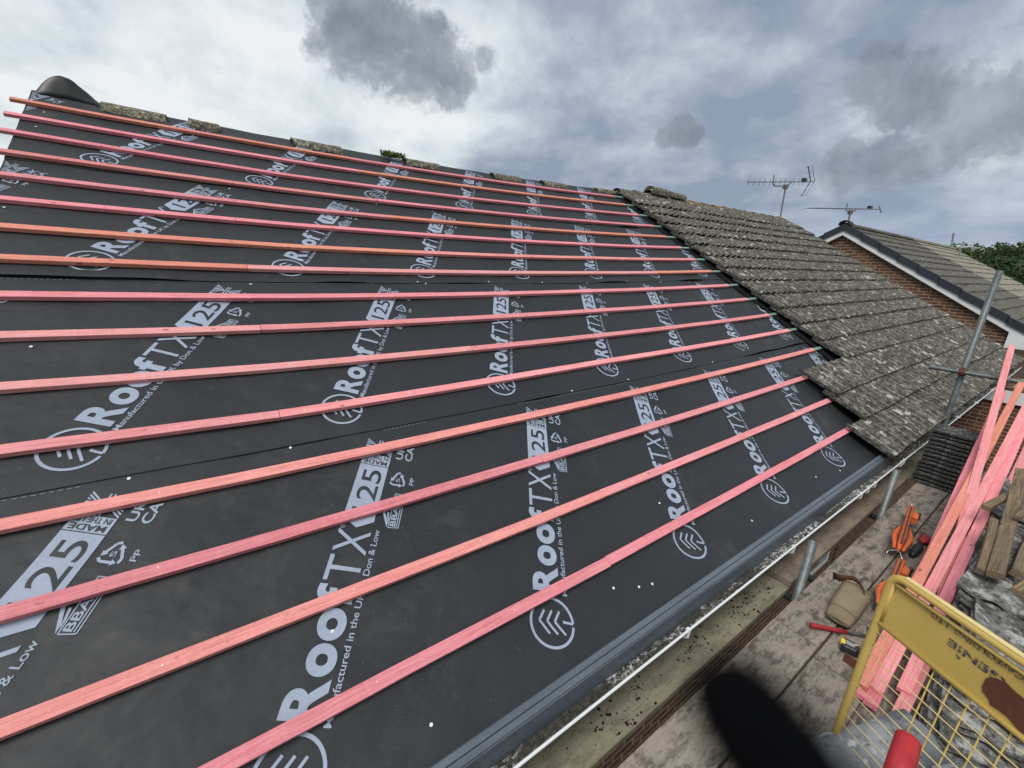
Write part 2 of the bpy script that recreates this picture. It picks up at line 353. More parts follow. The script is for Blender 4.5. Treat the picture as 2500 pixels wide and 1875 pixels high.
# ------------------------------------------------------------------ sky (world)
def world():
    w = bpy.data.worlds.new("World"); sc.world = w; w.use_nodes = True; t = NT.__new__(NT); t.m = w; t.t = w.node_tree; t.n = t.t.nodes
    bg = t.n['Background']
    sky = t.new('ShaderNodeTexSky', sky_type='NISHITA'); sky.sun_disc = False; sky.sun_elevation = R(SUN_EL); sky.sun_rotation = R(90 - SUN_AZ)
    sky.air_density = 1.2; sky.dust_density = 2
    skc = t.mix(1, sky.outputs[0], (.09, .09, .09), 'MULTIPLY')
    tc = t.new('ShaderNodeTexCoord'); D = tc.outputs['Generated']
    sp = t.new('ShaderNodeSeparateXYZ'); t.link(D, sp.inputs[0])
    den = t.math('ADD', t.math('MAXIMUM', sp.outputs[2], 0.0), .22)
    cb = t.new('ShaderNodeCombineXYZ'); t.link(t.math('DIVIDE', sp.outputs[0], den), cb.inputs[0]); t.link(t.math('DIVIDE', sp.outputs[1], den), cb.inputs[1])
    P = cb.outputs[0]
    n1 = t.noise(P, 1.7, 8, .56, .25); n2 = t.noise(P, .7, 3, .5, .2); n3 = t.noise(D, 7, 8, .62, .3)
    n = t.math('ADD', t.math('MULTIPLY', n1, .50), t.math('ADD', t.math('MULTIPLY', n2, .26), t.math('MULTIPLY', n3, .26)))
    def lobe(px, py):
        d = ray(px, py).normalized(); vm = t.new('ShaderNodeVectorMath', operation='DOT_PRODUCT')
        t.link(D, vm.inputs[0]); vm.inputs[1].default_value = d; return vm.outputs['Value']
    br = t.ramp(lobe(300, 300), [(.55, 0), (1, 1)]); dk = t.ramp(lobe(1750, 120), [(.86, 0), (1, 1)])
    n = t.math('ADD', n, t.math('MULTIPLY', br, .085)); n = t.math('SUBTRACT', n, t.math('MULTIPLY', dk, .095))
    c = t.ramp(n, [(.385, (.28, .345, .45)), (.45, (.39, .46, .55)), (.505, (.54, .61, .68)), (.56, (.71, .78, .82)), (.635, (.90, .93, .95))])
    c = t.mix(.08, c, skc)
    e = t.noise(D, 11, 8, .62, .35); e2 = t.noise(D, 34, 5, .6)
    edge = t.math('ADD', t.math('MULTIPLY', t.math('SUBTRACT', e, .5), 3.4), t.math('MULTIPLY', t.math('SUBTRACT', e2, .5), 1.9))
    tot = None
    for px, py, rad, s in ((870, 45, 4.4, 1), (950, 85, 4.4, 1), (1030, 135, 3.6, 1), (1085, 180, 2.6, .95), (850, 10, 3.6, .85), (1190, 145, 1.1, .7), (1630, 332, 1.0, 1), (1662, 320, 1.35, 1), (1690, 330, .9, 1), (2140, 190, 2.0, .9), (2215, 235, 2.3, .9), (2330, 235, 2.3, .85), (2440, 290, 3.2, .8), (2060, 408, 1.9, .7), (2150, 398, 2.0, .7), (2225, 395, 1.6, .6)):
        dt = lobe(px, py); a = math.cos(R(rad * 1.25)); b = 1.0
        q = t.math('DIVIDE', t.math('SUBTRACT', dt, a), b - a)
        q = t.math('MULTIPLY', t.math('ADD', t.math('MAXIMUM', q, -2.0), t.math('SUBTRACT', edge, .05)), s)
        tot = q if tot is None else t.math('MAXIMUM', tot, q)
    mk = t.ramp(t.math('MULTIPLY_ADD', tot, .8, .2), [(.0, 0), (.20, .25), (.45, .75), (.85, 1)], 'EASE')
    c = t.mix(t.math('MULTIPLY', mk, .85), c, t.mix(t.ramp(n3, [(.35, 0), (.65, 1)]), (.17, .205, .255), (.34, .39, .455)))
    # pale band at the horizon, deep blue-grey shower band above it on the far right
    hb = t.ramp(sp.outputs[2], [(.0, 1), (.05, .3), (.10, 0)]); c = t.mix(t.math('MULTIPLY', hb, .5), c, (.60, .67, .74))
    rb = t.math('MULTIPLY', t.ramp(sp.outputs[2], [(.02, 0), (.065, 1), (.10, .8), (.16, 0)]), t.ramp(lobe(2350, 520), [(.955, 0), (.995, 1)]))
    c = t.mix(t.math('MULTIPLY', rb, .6), c, (.27, .35, .50))
    gd = t.ramp(sp.outputs[2], [(.0, 1), (.002, 0)]) 
    t.link(c, bg.inputs[0]); bg.inputs[1].default_value = 1.0
world()

# ------------------------------------------------------------------ ground
def ground():
    t = NT('ground'); co = t.coord(); n = t.noise(co, .25, 4); f = t.noise(co, 8, 5, .7)
    c = t.mix(t.ramp(n, [(.45, 0), (.55, 1)]), (.05, .075, .022), (.085, .09, .04)); c = t.mix(t.math('MULTIPLY', f, .5), c, (.03, .035, .015))
    t.col(c); t.rough(.95, .1); t.bump(f, .02)
    tag(MB().poly([(-900, -900, 0), (1500, -900, 0), (1500, 900, 0), (-900, 900, 0)]).build('ground', t.m), kind='structure')
    p = flat('paving', (.22, .17, .14), .9, .2, 0, 12, .4, .003)
    tag(MB().box((5, -7.2, .02), Vector((9, 0, 0)), Vector((0, 2.85, 0)), Vector((0, 0, .04))).build('path', p), kind='structure')
ground()

# ------------------------------------------------------------------ the house being re-roofed
XL, XV = -2.5, 4.77
house = empty('house', (1.2, 0, 0), 'brick house stripped to its roofing membrane, pink battens nailed across its slope', 'house')
w = MB(); 
w.hexa([(XL + .02, -4.36, 0), (4.78, -4.36, 0), (4.78, 4.4, 0), (XL + .02, 4.4, 0), (XL + .02, -4.36, 4.86), (4.78, -4.36, 4.86), (4.78, 4.4, 4.86), (XL + .02, 4.4, 4.86)])
w.build('wall', M['brick'], house)
g = MB()                              # roof deck: gable infill and the rear slope
def back(X, d, h=0): z = sag(X) + h; return Vector((X, .56 + d * ct - (-z) * st_ - .25, HH + .14 - d * st_ + z * ct))
rows = [[RS(X, Y, -.03) for X in [XL + .03 + i * (XV - XL - .03) / 20 for i in range(21)]] for Y in (-5.5, -3, 0, .27)]
rows += [[back(X, d, -.03) for X in [XL + .03 + i * (XV - XL - .03) / 20 for i in range(21)]] for d in (0.05, 5.3)]
g.grid(rows); g.build('roof_deck', M['board3'], house)
g = MB()
for X in (XL + .02, XV):
    g = MB(); g.poly([(X, -4.36, 4.8), (X, 4.4, 4.8), (X, .15, 7.75)]); g.build('gable_end', M['brick'], house)
f = MB(); f.box((1.13, -4.66, 4.87), Vector((3.66, 0, 0)), Vector((0, .012, 0)), Vector((0, 0, .09))); f.build('fascia', M['dirtywhite'], house)
f = MB(); f.box((1.13, -4.51, 4.80), Vector((3.66, 0, 0)), Vector((0, .14, 0)), Vector((0, 0, .008))); f.build('soffit', M['soffit'], house)
for wx in (4.0,):
    wf = MB()
    for dx in (-.3, .3): wf.box((wx + dx, -4.375, 3.9), Vector((.035, 0, 0)), Vector((0, .035, 0)), Vector((0, 0, .62)))
    for dz in (-.62, .62): wf.box((wx, -4.377, 3.9 + dz), Vector((.335, 0, 0)), Vector((0, .035, 0)), Vector((0, 0, .035)))
    wo = wf.build('window', M['white'], house)
    MB().box((wx, -4.365, 3.9), Vector((.28, 0, 0)), Vector((0, .01, 0)), Vector((0, 0, .6))).build('pane', flat('window_glass', (.03, .035, .04), .08, .8), wo)

# ---- membrane sheets
def wr(X, Y):
    return -.0035 * math.sin(math.pi * (X - .06) / .6) ** 2 - .0030 * math.sin(math.pi * (Y + .025) / .34) ** 2 + .0065 * noise.noise(Vector((X * 1.3, Y * 2.2, 3))) + .002 * noise.noise(Vector((X * 4, Y * 5, 9)))
LAP = [-1.14, -2.56, -3.983]
H0 = [.016, .011, .006, .001]
BY = [0, -.34, -.68, -1.02]
lab = ['topmost black membrane sheet, wrapped over the ridge, its left corner curling up',
       'second black membrane sheet down from the ridge, lapped under the topmost one',
       'third black membrane sheet from the ridge, just above the lowest print row',
       'lowest black membrane sheet, running from the last lap down to the grey eaves tray']
sheets = []
for i in range(4):
    y1 = .27 if i == 0 else LAP[i - 1] + .15
    y0 = LAP[i] if i < 3 else -5.46
    nx, ny = 150, max(18, int((y1 - y0) / .035))
    rows = []
    for a in range(ny + 1):
        Y = y0 + (y1 - y0) * a / ny; r = []
        for b in range(nx + 1):
            X = XL + (4.83 - XL) * b / nx
            e = 0
            if i < 3:      # the free lower edge gapes a little here and there
                fe = max(0, 1 - (Y - y0) / .10); gp = max(0, noise.noise(Vector((X * 1.4, i * 7.3, 1))) - .05)
                e = fe * gp * .045
            yy = Y + (.006 * noise.noise(Vector((X * 2, i * 5, 0))) if a == 0 else 0)
            r.append(RS(X, yy, H0[i] + wr(X, Y) + e + (.0 if i < 3 else max(0, -5.25 - Y) * .10)))
        rows.append(r)
    mb = MB()
    if i == 0:
        for d in (.0, .12, .5):
            rows.append([back(XL + (4.83 - XL) * b / nx, d + .06, .016) for b in range(nx + 1)])
    mb.grid(rows)
    o = mb.build('roofing_membrane', M['membrane'], smooth=True)
    sheets.append(tag(o, lab[i], 'roofing membrane', 'overlapping membrane sheets'))
# lap seams: painted black slivers for the lap's shadow and the stitched dash line under each free edge
for i in range(3):
    d = MB(); k = 0; X = XL + .05
    while X < 4.7:
        zz = noise.noise(Vector((X * .9, i * 3.1, 5)))
        if zz > -.12:
            Yc = LAP[i] - .012 + .004 * noise.noise(Vector((X * 2, i * 5, 0)))
            h = H0[i + 1] + wr(X, Yc) + .0022; h2 = H0[i + 1] + wr(X + .014, Yc) + .0022
            d.poly([RS(X, Yc - .0022, h), RS(X + .014, Yc - .0022, h2), RS(X + .014, Yc + .0022, h2), RS(X, Yc + .0022, h)])
        X += .024
    d.build('stitched_line', M['stitch'], sheets[i + 1])
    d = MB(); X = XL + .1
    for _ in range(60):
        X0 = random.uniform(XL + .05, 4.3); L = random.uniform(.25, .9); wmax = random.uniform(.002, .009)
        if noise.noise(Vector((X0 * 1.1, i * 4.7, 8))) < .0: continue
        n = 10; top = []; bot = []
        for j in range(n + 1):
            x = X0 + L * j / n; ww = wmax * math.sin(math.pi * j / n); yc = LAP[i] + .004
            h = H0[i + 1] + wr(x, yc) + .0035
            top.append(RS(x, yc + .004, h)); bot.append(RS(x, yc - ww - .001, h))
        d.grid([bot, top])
    if d.f: d.build('lap_shadow', M['gap'], sheets[i])

rows = []  # black strip painting the shadow gap under the raised verge tiles
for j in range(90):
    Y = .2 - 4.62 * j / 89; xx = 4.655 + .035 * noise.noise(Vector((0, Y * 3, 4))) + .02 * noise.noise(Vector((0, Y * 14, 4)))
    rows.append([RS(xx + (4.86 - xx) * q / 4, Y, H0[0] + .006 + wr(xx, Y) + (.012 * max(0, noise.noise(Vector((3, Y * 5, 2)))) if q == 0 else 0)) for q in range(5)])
tag(MB().grid(rows).build('verge_gap_shade', M['black'], smooth=True), 'ragged black strip standing in for the shadow gap beside the old tiles', 'painted shade')
# ---- printed artwork on the membrane: built once in (s, t) = along the text, down from its cap line
ART_V, ART_F = [], []
def art_poly(pts):
    n = len(ART_V); ART_V.extend([(p[0], p[1]) for p in pts]); ART_F.append(tuple(range(n, n + len(pts))))
def text_mesh(body, size=1.0, bold=0.0, sx=1.0, shear=0.0, spacing=1.0):
    cu = bpy.data.curves.new('txt', 'FONT'); cu.body = body; cu.size = size; cu.offset = bold; cu.shear = shear; cu.resolution_u = 6; cu.space_character = spacing
    ob = bpy.data.objects.new('txt', cu); col.objects.link(ob)
    dg = bpy.context.evaluated_depsgraph_get(); me = bpy.data.meshes.new_from_object(ob.evaluated_get(dg))
    vs = [(v.co.x * sx, v.co.y) for v in me.vertices]; fs = [tuple(p.vertices) for p in me.polygons]
    bpy.data.objects.remove(ob); bpy.data.curves.remove(cu); bpy.data.meshes.remove(me)
    return vs, fs
def fit_text(body, s0, s1, tcap, tbase, bold=0, rot=False, shear=0, out=None):
    """place text so its box fills s0..s1 (reading along +s) and tcap..tbase; rot: reads along -t with its top toward -s"""
    vs, fs = text_mesh(body, 1.0, bold, shear=shear)
    x0, x1 = min(v[0] for v in vs), max(v[0] for v in vs); y0, y1 = min(v[1] for v in vs), max(v[1] for v in vs)
    n = len(ART_V) if out is None else len(out[0]); V_ = ART_V if out is None else out[0]; F_ = ART_F if out is None else out[1]
    for x, y in vs:
        u = (x - x0) / (x1 - x0); v = (y - y0) / (y1 - y0)
        if rot: V_.append((s1 + (s0 - s1) * v, tbase + (tcap - tbase) * u))
        else: V_.append((s0 + (s1 - s0) * u, tbase + (tcap - tbase) * v))
    for f in fs: F_.append(tuple(n + i for i in f))
DARK_V, DARK_F = [], []
DK = (DARK_V, DARK_F)
def dark_poly(pts): n = len(DARK_V); DARK_V.extend(pts); DARK_F.append(tuple(range(n, n + len(pts))))
fit_text('R', .0, .122, .0, .138, .035)
fit_text('o', .126, .232, .033, .138, .045)
fit_text('o', .240, .354, .033, .138, .045)
fit_text('f', .358, .440, -.006, .137, .035)
fit_text('T', .455, .562, .0, .138, -.002)
fit_text('X', .574, .684, .0, .140, -.002)
fit_text('®', .682, .700, .002, .022)
art_poly([(.695, .070), (.735, .0), (1.045, .0), (1.045, .14), (.735, .14)])
fit_text('125', .775, 1.018, .026, .118, .004, out=DK)
art_poly([(1.049, 0), (1.112, 0), (1.112, .14), (1.049, .14)])
fit_text('MADE', 1.054, 1.078, .012, .128, .015, rot=True, out=DK)
fit_text('IN THE UK', 1.085, 1.108, .010, .130, .006, rot=True, out=DK)
# flag of crossed bars
for a, b in ((.0, .052), (.088, .14)):
    for c, d in ((1.114, 1.150), (1.174, 1.210)):
        ou = a if a == 0 else b; inn = b if a == 0 else a; so = c if c < 1.12 else d; si = d if c < 1.12 else c
        for q in (0.0, .38, .76):
            q2 = q + .22
            art_poly([(so + (si - so) * q, ou), (so + (si - so) * q2, ou), (si, ou + (inn - ou) * (1 - q2 * .9)), (si, ou + (inn - ou) * (1 - q * .9))][:4])
art_poly([(1.114, .060), (1.210, .060), (1.210, .066), (1.114, .066)]); art_poly([(1.114, .074), (1.210, .074), (1.210, .080), (1.114, .080)])
art_poly([(1.156, 0), (1.168, 0), (1.168, .058), (1.156, .058)]); art_poly([(1.156, .082), (1.168, .082), (1.168, .14), (1.156, .14)])
fit_text('Manufactured in the UK by Don & Low', -.012, .700, .150, .185, .008)
fit_text('UK', 1.112, 1.205, .165, .200, .02); fit_text('CA', 1.112, 1.205, .212, .250, .02)
fit_text('PP', .968, 1.012, .262, .284, .01); fit_text('5', .973, .997, .194, .212, .004)
def arc(cs, ct_, r0, r1, a0, a1, n=24, sx=1.0):
    for k in range(n):
        p = a0 + (a1 - a0) * k / n; q = a0 + (a1 - a0) * (k + 1) / n
        art_poly([(cs + r0 * math.cos(R(p)) * sx, ct_ + r0 * math.sin(R(p))), (cs + r1 * math.cos(R(p)) * sx, ct_ + r1 * math.sin(R(p))),
                  (cs + r1 * math.cos(R(q)) * sx, ct_ + r1 * math.sin(R(q))), (cs + r0 * math.cos(R(q)) * sx, ct_ + r0 * math.sin(R(q)))])
def stroke(pts, w):
    for (a, b), (c, d) in zip(pts, pts[1:]):
        L = math.hypot(c - a, d - b); nx, ny = -(d - b) / L * w / 2, (c - a) / L * w / 2
        art_poly([(a + nx, b + ny), (c + nx, d + ny), (c - nx, d - ny), (a - nx, b - ny)])
# ring emblem with stacked chevrons
arc(-.134, .087, .098, .110, 97, 448, 40)
stroke([(-.134 + .104 * math.cos(R(89)), .087 + .104), (-.128, .142)], .011); stroke([(-.129, .142), (-.122, .150)], .008)
for dt in (-.058, -.020, .018):
    stroke([(-.084, .087 + dt + .022), (-.130, .087 + dt - .004), (-.182, .087 + dt + .044)], .0105)
# recycling triangle
tri = [(1.042, .203), (.955, .160), (.955, .246)]
for i in range(3):
    a = Vector(tri[i]); b = Vector(tri[(i + 1) % 3]); c0 = (a + b) / 2; d = (b - a)
    p0 = a + d * .20; p1 = a + d * .60; stroke([tuple(p0), tuple(p1)], .010)
    nrm = Vector((-d.y, d.x)).normalized(); tip = a + d * .80
    art_poly([tuple(p1 + nrm * .012), tuple(tip), tuple(p1 - nrm * .012)])
    pr = a + (Vector(tri[i - 1]) - a) * .14; stroke([tuple(p0), tuple(pr)], .010)
# approval badge: triangle sail and lettered panel
art_poly([(.722, .200), (.80, .165), (.80, .178), (.748, .200)]); art_poly([(.80, .165), (.868, .203), (.852, .203), (.80, .178)]); art_poly([(.735, .203), (.80, .188), (.80, .196), (.765, .203)])
stroke([(.722, .207), (.905, .207), (.905, .254), (.728, .254), (.722, .207)], .004)
fit_text('BBA', .732, .835, .212, .238, .02)
for k in range(4): art_poly([(.84, .212 + k * .0065), (.897, .212 + k * .0065), (.897, .2155 + k * .0065), (.84, .2155 + k * .0065)])
art_poly([(.732, .2425), (.897, .2425), (.897, .2465), (.732, .2465)])

def refine(vs, fs, L):
    bm = bmesh.new(); bv = [bm.verts.new((a, b, 0)) for a, b in vs]
    for f in fs:
        try: bm.faces.new([bv[i] for i in f])
        except ValueError: pass
    bmesh.ops.triangulate(bm, faces=bm.faces[:])
    for _ in range(3):
        es = [e for e in bm.edges if e.calc_length() > L]
        if not es: break
        bmesh.ops.subdivide_edges(bm, edges=es, cuts=1); bmesh.ops.triangulate(bm, faces=bm.faces[:])
    return bm
AD = (.5, .8660254); BD = (.8660254, -.5)
art_bm = refine(ART_V, ART_F, .055); dark_bm = refine(DARK_V, DARK_F, .055)
def place_art(src, X0, Y0, ht, name, mat, parent, ymax, ymin):
    bm = src.copy()
    for v in bm.verts:
        s, t_ = v.co.x, v.co.y; v.co = Vector((X0 + s * AD[0] + t_ * BD[0], Y0 + s * AD[1] + t_ * BD[1], 0))
    for co, no in (((XL + .012, 0, 0), (-1, 0, 0)), ((4.80, 0, 0), (1, 0, 0)), ((0, ymax, 0), (0, 1, 0)), ((0, ymin, 0), (0, -1, 0))):
        bmesh.ops.bisect_plane(bm, geom=bm.verts[:] + bm.edges[:] + bm.faces[:], plane_co=co, plane_no=no, clear_outer=True)
    if len(bm.faces) < 4: bm.free(); return
    for v in bm.verts:
        X, Y = v.co.x, v.co.y; v.co = RS(X, Y, ht + wr(X, Y) + max(0, -5.25 - Y) * .10 * (1 if ymin < -5 else 0))
    bmesh.ops.recalc_face_normals(bm, faces=bm.faces[:])
    me = bpy.data.meshes.new(name); bm.to_mesh(me); bm.free(); me.materials.append(mat)
    o = bpy.data.objects.new(name, me); col.objects.link(o); o.parent = parent
# X of the R's cap corner in column 0 and the column pitch, per sheet
for i, (x0, yb, pitch) in enumerate(((-.97, -.79, 1.068), (-.978, -2.218, 1.056), (-.946, -3.640, 1.070), (-1.471, -5.078, 1.072))):
    ymax = (.26, LAP[0] + .0, LAP[1] + .0, LAP[2] + .0)[i] - (.01 if i else 0); ymin = (LAP[0] + .004, LAP[1] + .004, LAP[2] + .004, -5.44)[i]
    for n in range(-3, 7):
        X0 = x0 + n * pitch + random.uniform(-.006, .006)
        place_art(art_bm, X0, yb, H0[i] + .0026, 'printed_wording', M['print'], sheets[i], ymax, ymin)
        place_art(dark_bm, X0, yb, H0[i] + .0042, 'printed_number', M['membrane'], sheets[i], ymax, ymin)
# clout nail heads
def disc(mb, c, r, nrm, up=.002, n=8):
    c = Vector(c); nrm = Vector(nrm); u = nrm.orthogonal().normalized(); v = nrm.cross(u)
    a = [c + (u * math.cos(2 * math.pi * k / n) + v * math.sin(2 * math.pi * k / n)) * r for k in range(n)]
    mb.grid([a, [p + nrm * up for p in a]], True); mb.poly([p + nrm * up for p in a])
px_n = [(108, 276), (88, 310), (560, 461), (10, 506), (313, 1165), (709, 1089), (612, 691), (75, 845), (1020, 688), (812, 1539), (1053, 1769),
        (1500, 1434), (1561, 1432), (1593, 1425), (1612, 1226), (1836, 1271), (1040, 691), (1193, 688), (1324, 689), (1434, 690), (1529, 686), (1535, 925), (1397, 953), (1741, 882), (1823, 866), (1613, 687), (1684, 687), (1994, 1163), (2052, 1148), (919, 498), (1056, 513), (1590, 559)]
for px, py in px_n:
    X, Y = roofhit(px, py, .012)
    i = 0 if Y > LAP[0] else 1 if Y > LAP[1] else 2 if Y > LAP[2] else 3
    b = MB(); disc(b, RS(X, Y, H0[i] + wr(X, Y) + .002 + (max(0, -5.25 - Y) * .1 if i == 3 else 0)), .0065, RN, .003); b.build('nail_head', M['nail'], sheets[i])

# raised corner flap at the left end of the ridge
rows = []
for a in range(9):
    u = a / 8; r = []
    for b in range(25):
        v = b / 24; X = XL + .47 * v
        hump = math.sin(math.pi * min(1, v * 1.02) ** .8) ** 1.2 * (1 - .12 * v)
        base = RS(X, .20, .018)
        r.append(base + Vector((.03 * u * (1 - v), .11 * u, .035 * u + .205 * hump * math.sin(u * math.pi * .55) + .012 * noise.noise(Vector((v * 7, u * 3, 1))) - .03 * u * u)))
    rows.append(r)
o = MB().grid(rows).build('curled_flap', flat('membrane_underside', (.010, .012, .011), .45, .5, 0, 6, .4, .002), sheets[0], smooth=True)
s = o.modifiers.new('s', 'SOLIDIFY'); s.thickness = .002

# ------------------------------------------------------------------ battens
XE = [4.548, 4.549, 4.558, 4.563, 4.55, 4.551, 4.52, 4.55, 4.528, 4.55, 4.568, 4.569, 4.571, 3.95, 3.98, 3.72]
# row: list of (x_start, material, look)
JR = {0: [(-2.58, 'orange'), (.07, 'rose')], 1: [(-2.575, 'rose'), (.07, 'orange')], 2: [(-2.575, 'rose')], 3: [(-2.56, 'salmon'), (.05, 'rose')],
      4: [(-2.62, 'pink'), (.06, 'orange')], 5: [(-2.60, 'rose'), (-1.23, 'rose')], 6: [(-2.6, 'orange'), (.09, 'salmon')],
      7: [(-2.6, 'orange'), (-1.23, 'light'), (3.31, 'orange')], 8: [(-2.6, 'rose'), (.06, 'pink')], 9: [(-2.6, 'light'), (-1.24, 'pink')],
      10: [(-2.6, 'light'), (.06, 'pink')], 11: [(-2.6, 'pink'), (-1.25, 'pink')], 12: [(-2.6, 'salmon'), (.05, 'salmon')], 13: [(-2.6, 'rose'), (.06, 'pink')],
      14: [(-2.6, 'salmon'), (.3, 'pink')], 15: [(-2.6, 'rose'), (.06, 'rose')]}
OBS = {0: [(44, 238.6), (700, 357), (1450, 471)], 1: [(24, 272), (700, 387), (1450, 489)], 2: [(5, 311), (700, 423), (1450, 512)], 3: [(0, 361), (700, 458.5), (1450, 538)],
       4: [(0, 417), (700, 500.6), (1450, 565)], 5: [(0, 476), (700, 542), (1450, 593.5)], 6: [(0, 543), (700, 594.6), (1450, 626)], 7: [(0, 619), (700, 649), (1450, 661.5)],
       8: [(0, 709), (700, 717), (1450, 705.5)], 9: [(0, 808), (700, 791), (1450, 754)], 10: [(0, 932), (700, 884), (1450, 814)], 11: [(0, 1084), (700, 998.7), (1449, 880)],
       12: [(0, 1266), (600, 1150), (1300, 1004), (2004, 843.6)], 13: [(0, 1480.6), (600, 1314.5), (1300, 1116), (1958, 917)], 14: [(0, 1754), (866, 1425), (1300, 1260.8), (2025, 970)],
       15: [(481, 1875), (1000, 1605), (1476, 1361), (1900, 1135), (2060, 1048)]}
ordn = ['topmost', 'second', 'third', 'fourth', 'fifth', 'sixth', 'seventh', 'eighth', 'ninth', 'tenth', 'eleventh', 'twelfth', 'thirteenth', 'fourteenth', 'fifteenth', 'lowest']
cname = {'orange': 'orange', 'rose': 'deep pink', 'salmon': 'salmon pink', 'pink': 'pink', 'light': 'pale pink'}
HB = [.020, .020, .020, .020, .015, .015, .015, .015, .010, .010, .010, .010, .0055, .0055, .0055, .0055]
MH = .020
def batten(name, xa, xb, yf, mat, wdt=.05, th=.025, h0=None):
    n = max(2, int((xb - xa) / .15)); rows = []; sd = random.random() * 99
    for j in range(n + 1):
        X = xa + (xb - xa) * j / n; Y = yf(X) + .0015 * noise.noise(Vector((X * 2, sd, 0))); h = (MH if h0 is None else h0) + .0015 * noise.noise(Vector((X * 1.5, sd, 7)))
        ww = wdt + .0012 * noise.noise(Vector((X * 9, sd, 3)))
        c = .0012
        rows.append([RS(X, Y, h), RS(X, Y, h + th - c), RS(X, Y - c, h + th), RS(X, Y - ww + c, h + th), RS(X, Y - ww, h + th - c), RS(X, Y - ww, h)])
    mb = MB(); mb.grid(rows, True); k = len(rows)
    mb.f.append(tuple(range(6))[::-1]); mb.f.append(tuple((k - 1) * 6 + i for i in range(6)))
    return mb.build(name, mat, None)
for k in range(16):
    MH = HB[k]
    pts = sorted(roofhit(x, y, MH + .025) for x, y in OBS[k])
    def yf(X, pts=pts):
        if X <= pts[0][0]: return pts[0][1]
        for (a, b), (c, d) in zip(pts, pts[1:]):
            if X <= c: u = (X - a) / (c - a); return b + (d - b) * u
        return pts[-1][1]
    segs = JR[k]
    for j, (xa, mt) in enumerate(segs):
        xb = segs[j + 1][0] - .003 if j + 1 < len(segs) else XE[k]
        dy = random.uniform(-.004, .004) if j else 0
        o = batten('roof_batten', xa, xb, lambda X, dy=dy, yf=yf: yf(X) + dy, M[mt])
        pos = '' if len(segs) == 1 else (' left of its joint' if j == 0 else ' right of its joint' if j == 1 and len(segs) == 2 else ' between its two joints' if j == 1 else ' past its right joint')
        rank = ordn[k] + ' row' + (' up by the ridge' if k == 0 else ' above the eaves tray' if k == 15 else ' down from the ridge' if k < 8 else ' counted from the ridge')
        o_b = o
        X = -2.34
        while X < xb - .02:
            if X > xa + .02:
                b = MB(); Yn = yf(X) + dy - .022 + random.uniform(-.008, .008); disc(b, RS(X + random.uniform(-.012, .012), Yn, MH + .0252), .0030, RN, .0010, 7); b.build('nail', M['nail'], o_b)
            X += .6
        tag(o, '%s batten length in the %s%s' % (cname[mt], rank, pos), 'batten', 'battens nailed across the membrane')
    if k <= 12:
        e = lambda X, yf=yf: yf(4.5) - .006
        o = batten('green_batten', XE[k] + .003, 4.98 + .02 * random.random(), e, M['green'], .038, .022)
        tag(o, 'weathered green batten stub at the tile edge, ending the %s row' % ordn[k], 'batten', 'green batten stubs by the old tiles')
    # nail heads with pale split marks on the battens
# ------------------------------------------------------------------ loose ridge tiles and plant
def half_round(a, b, r=.115, th=.016, mat='ridge', name='ridge_tile', up=Vector((0, 0, 1)), squash=.75, seed=0):
    a, b = Vector(a), Vector(b); x = (b - a); L = x.length; x /= L; y = up.cross(x).normalized(); z = x.cross(y)
    rows = []; n = 14
    for i in range(n + 1):
        p = a + x * L * i / n; ro = []; ri = []
        for k in range(13):
            an = math.pi * k / 12; jit = 1 + .05 * noise.noise(Vector((i * .5 + seed, k * .6, seed)))
            if i in (0, n): jit *= 1 + .03 * noise.noise(Vector((k * 2.1, i + seed, 4)))
            off = x * (.012 * noise.noise(Vector((k * .9, seed, i))) if i in (0, n) else 0)
            ro.append(p + off + y * math.cos(an) * r * jit + z * math.sin(an) * r * squash * jit)
            ri.append(p + off + y * math.cos(an) * (r - th) + z * math.sin(an) * (r - th) * squash)
        rows.append(ro + ri[::-1])
    mb = MB(); mb.grid(rows, True); w_ = 26
    for rr in (0, n):
        for k in range(12):
            q = [rr * w_ + k, rr * w_ + k + 1, rr * w_ + 24 - k, rr * w_ + 25 - k]; mb.f.append(tuple(q if rr == 0 else q[::-1]))
    return mb.build(name, M[mat], None, smooth=False)
def ridgez(X): return RS(X, .27, 0).z
for a, b, mt, lb in ((-2.06, -1.60, 'ridgepale', 'long pale ridge tile nearest the curled membrane flap'), (-1.42, -1.17, 'ridge', 'short broken ridge tile second from the flap'),
                     (-.50, .03, 'ridge', 'mossy dark ridge tile lying left of the little plant'), (.82, 1.30, 'ridge', 'mossy ridge tile with the little plant growing at its end'),
                     (2.17, 2.66, 'ridge', 'loose ridge tile right of the little plant, above the printed columns'), (3.12, 3.62, 'ridge', 'loose ridge tile second from the old roof slope'),
                     (4.33, 4.80, 'ridge', 'chunky loose ridge tile nearest the old roof slope')):
    dz = .075
    o = half_round((a, .19, ridgez(a) - dz + .0), (b, .19, ridgez(b) - dz - .006), .125, .016, mt, squash=.8, seed=a)
    smooth_angle(o, 50); tag(o, lb, 'ridge tile', 'loose ridge tiles along the stripped ridge')
def plant(c, n, r, name, label):
    mb = MB(); random.seed(5)
    for i in range(n):
        a = random.uniform(0, 6.28); rr = random.random() ** .6 * r; h = random.uniform(.01, .065)
        p = Vector(c) + Vector((math.cos(a) * rr * 1.6, math.sin(a) * rr * .6, 0)); q = p + Vector((random.uniform(-.03, .03), random.uniform(-.02, .02), h))
        d = Vector((random.uniform(-1, 1), random.uniform(-1, 1), random.uniform(-.5, .5))).normalized() * .010
        mb.poly([p - d, p + d, q + d * .4, q - d * .9])
    o = mb.build(name, M['leafpale']); tag(o, label, 'plant')
plant((.66, .12, ridgez(.66) + .0), 260, .10, 'ridge_plant', 'small pale green sedum plant growing on the ridge')

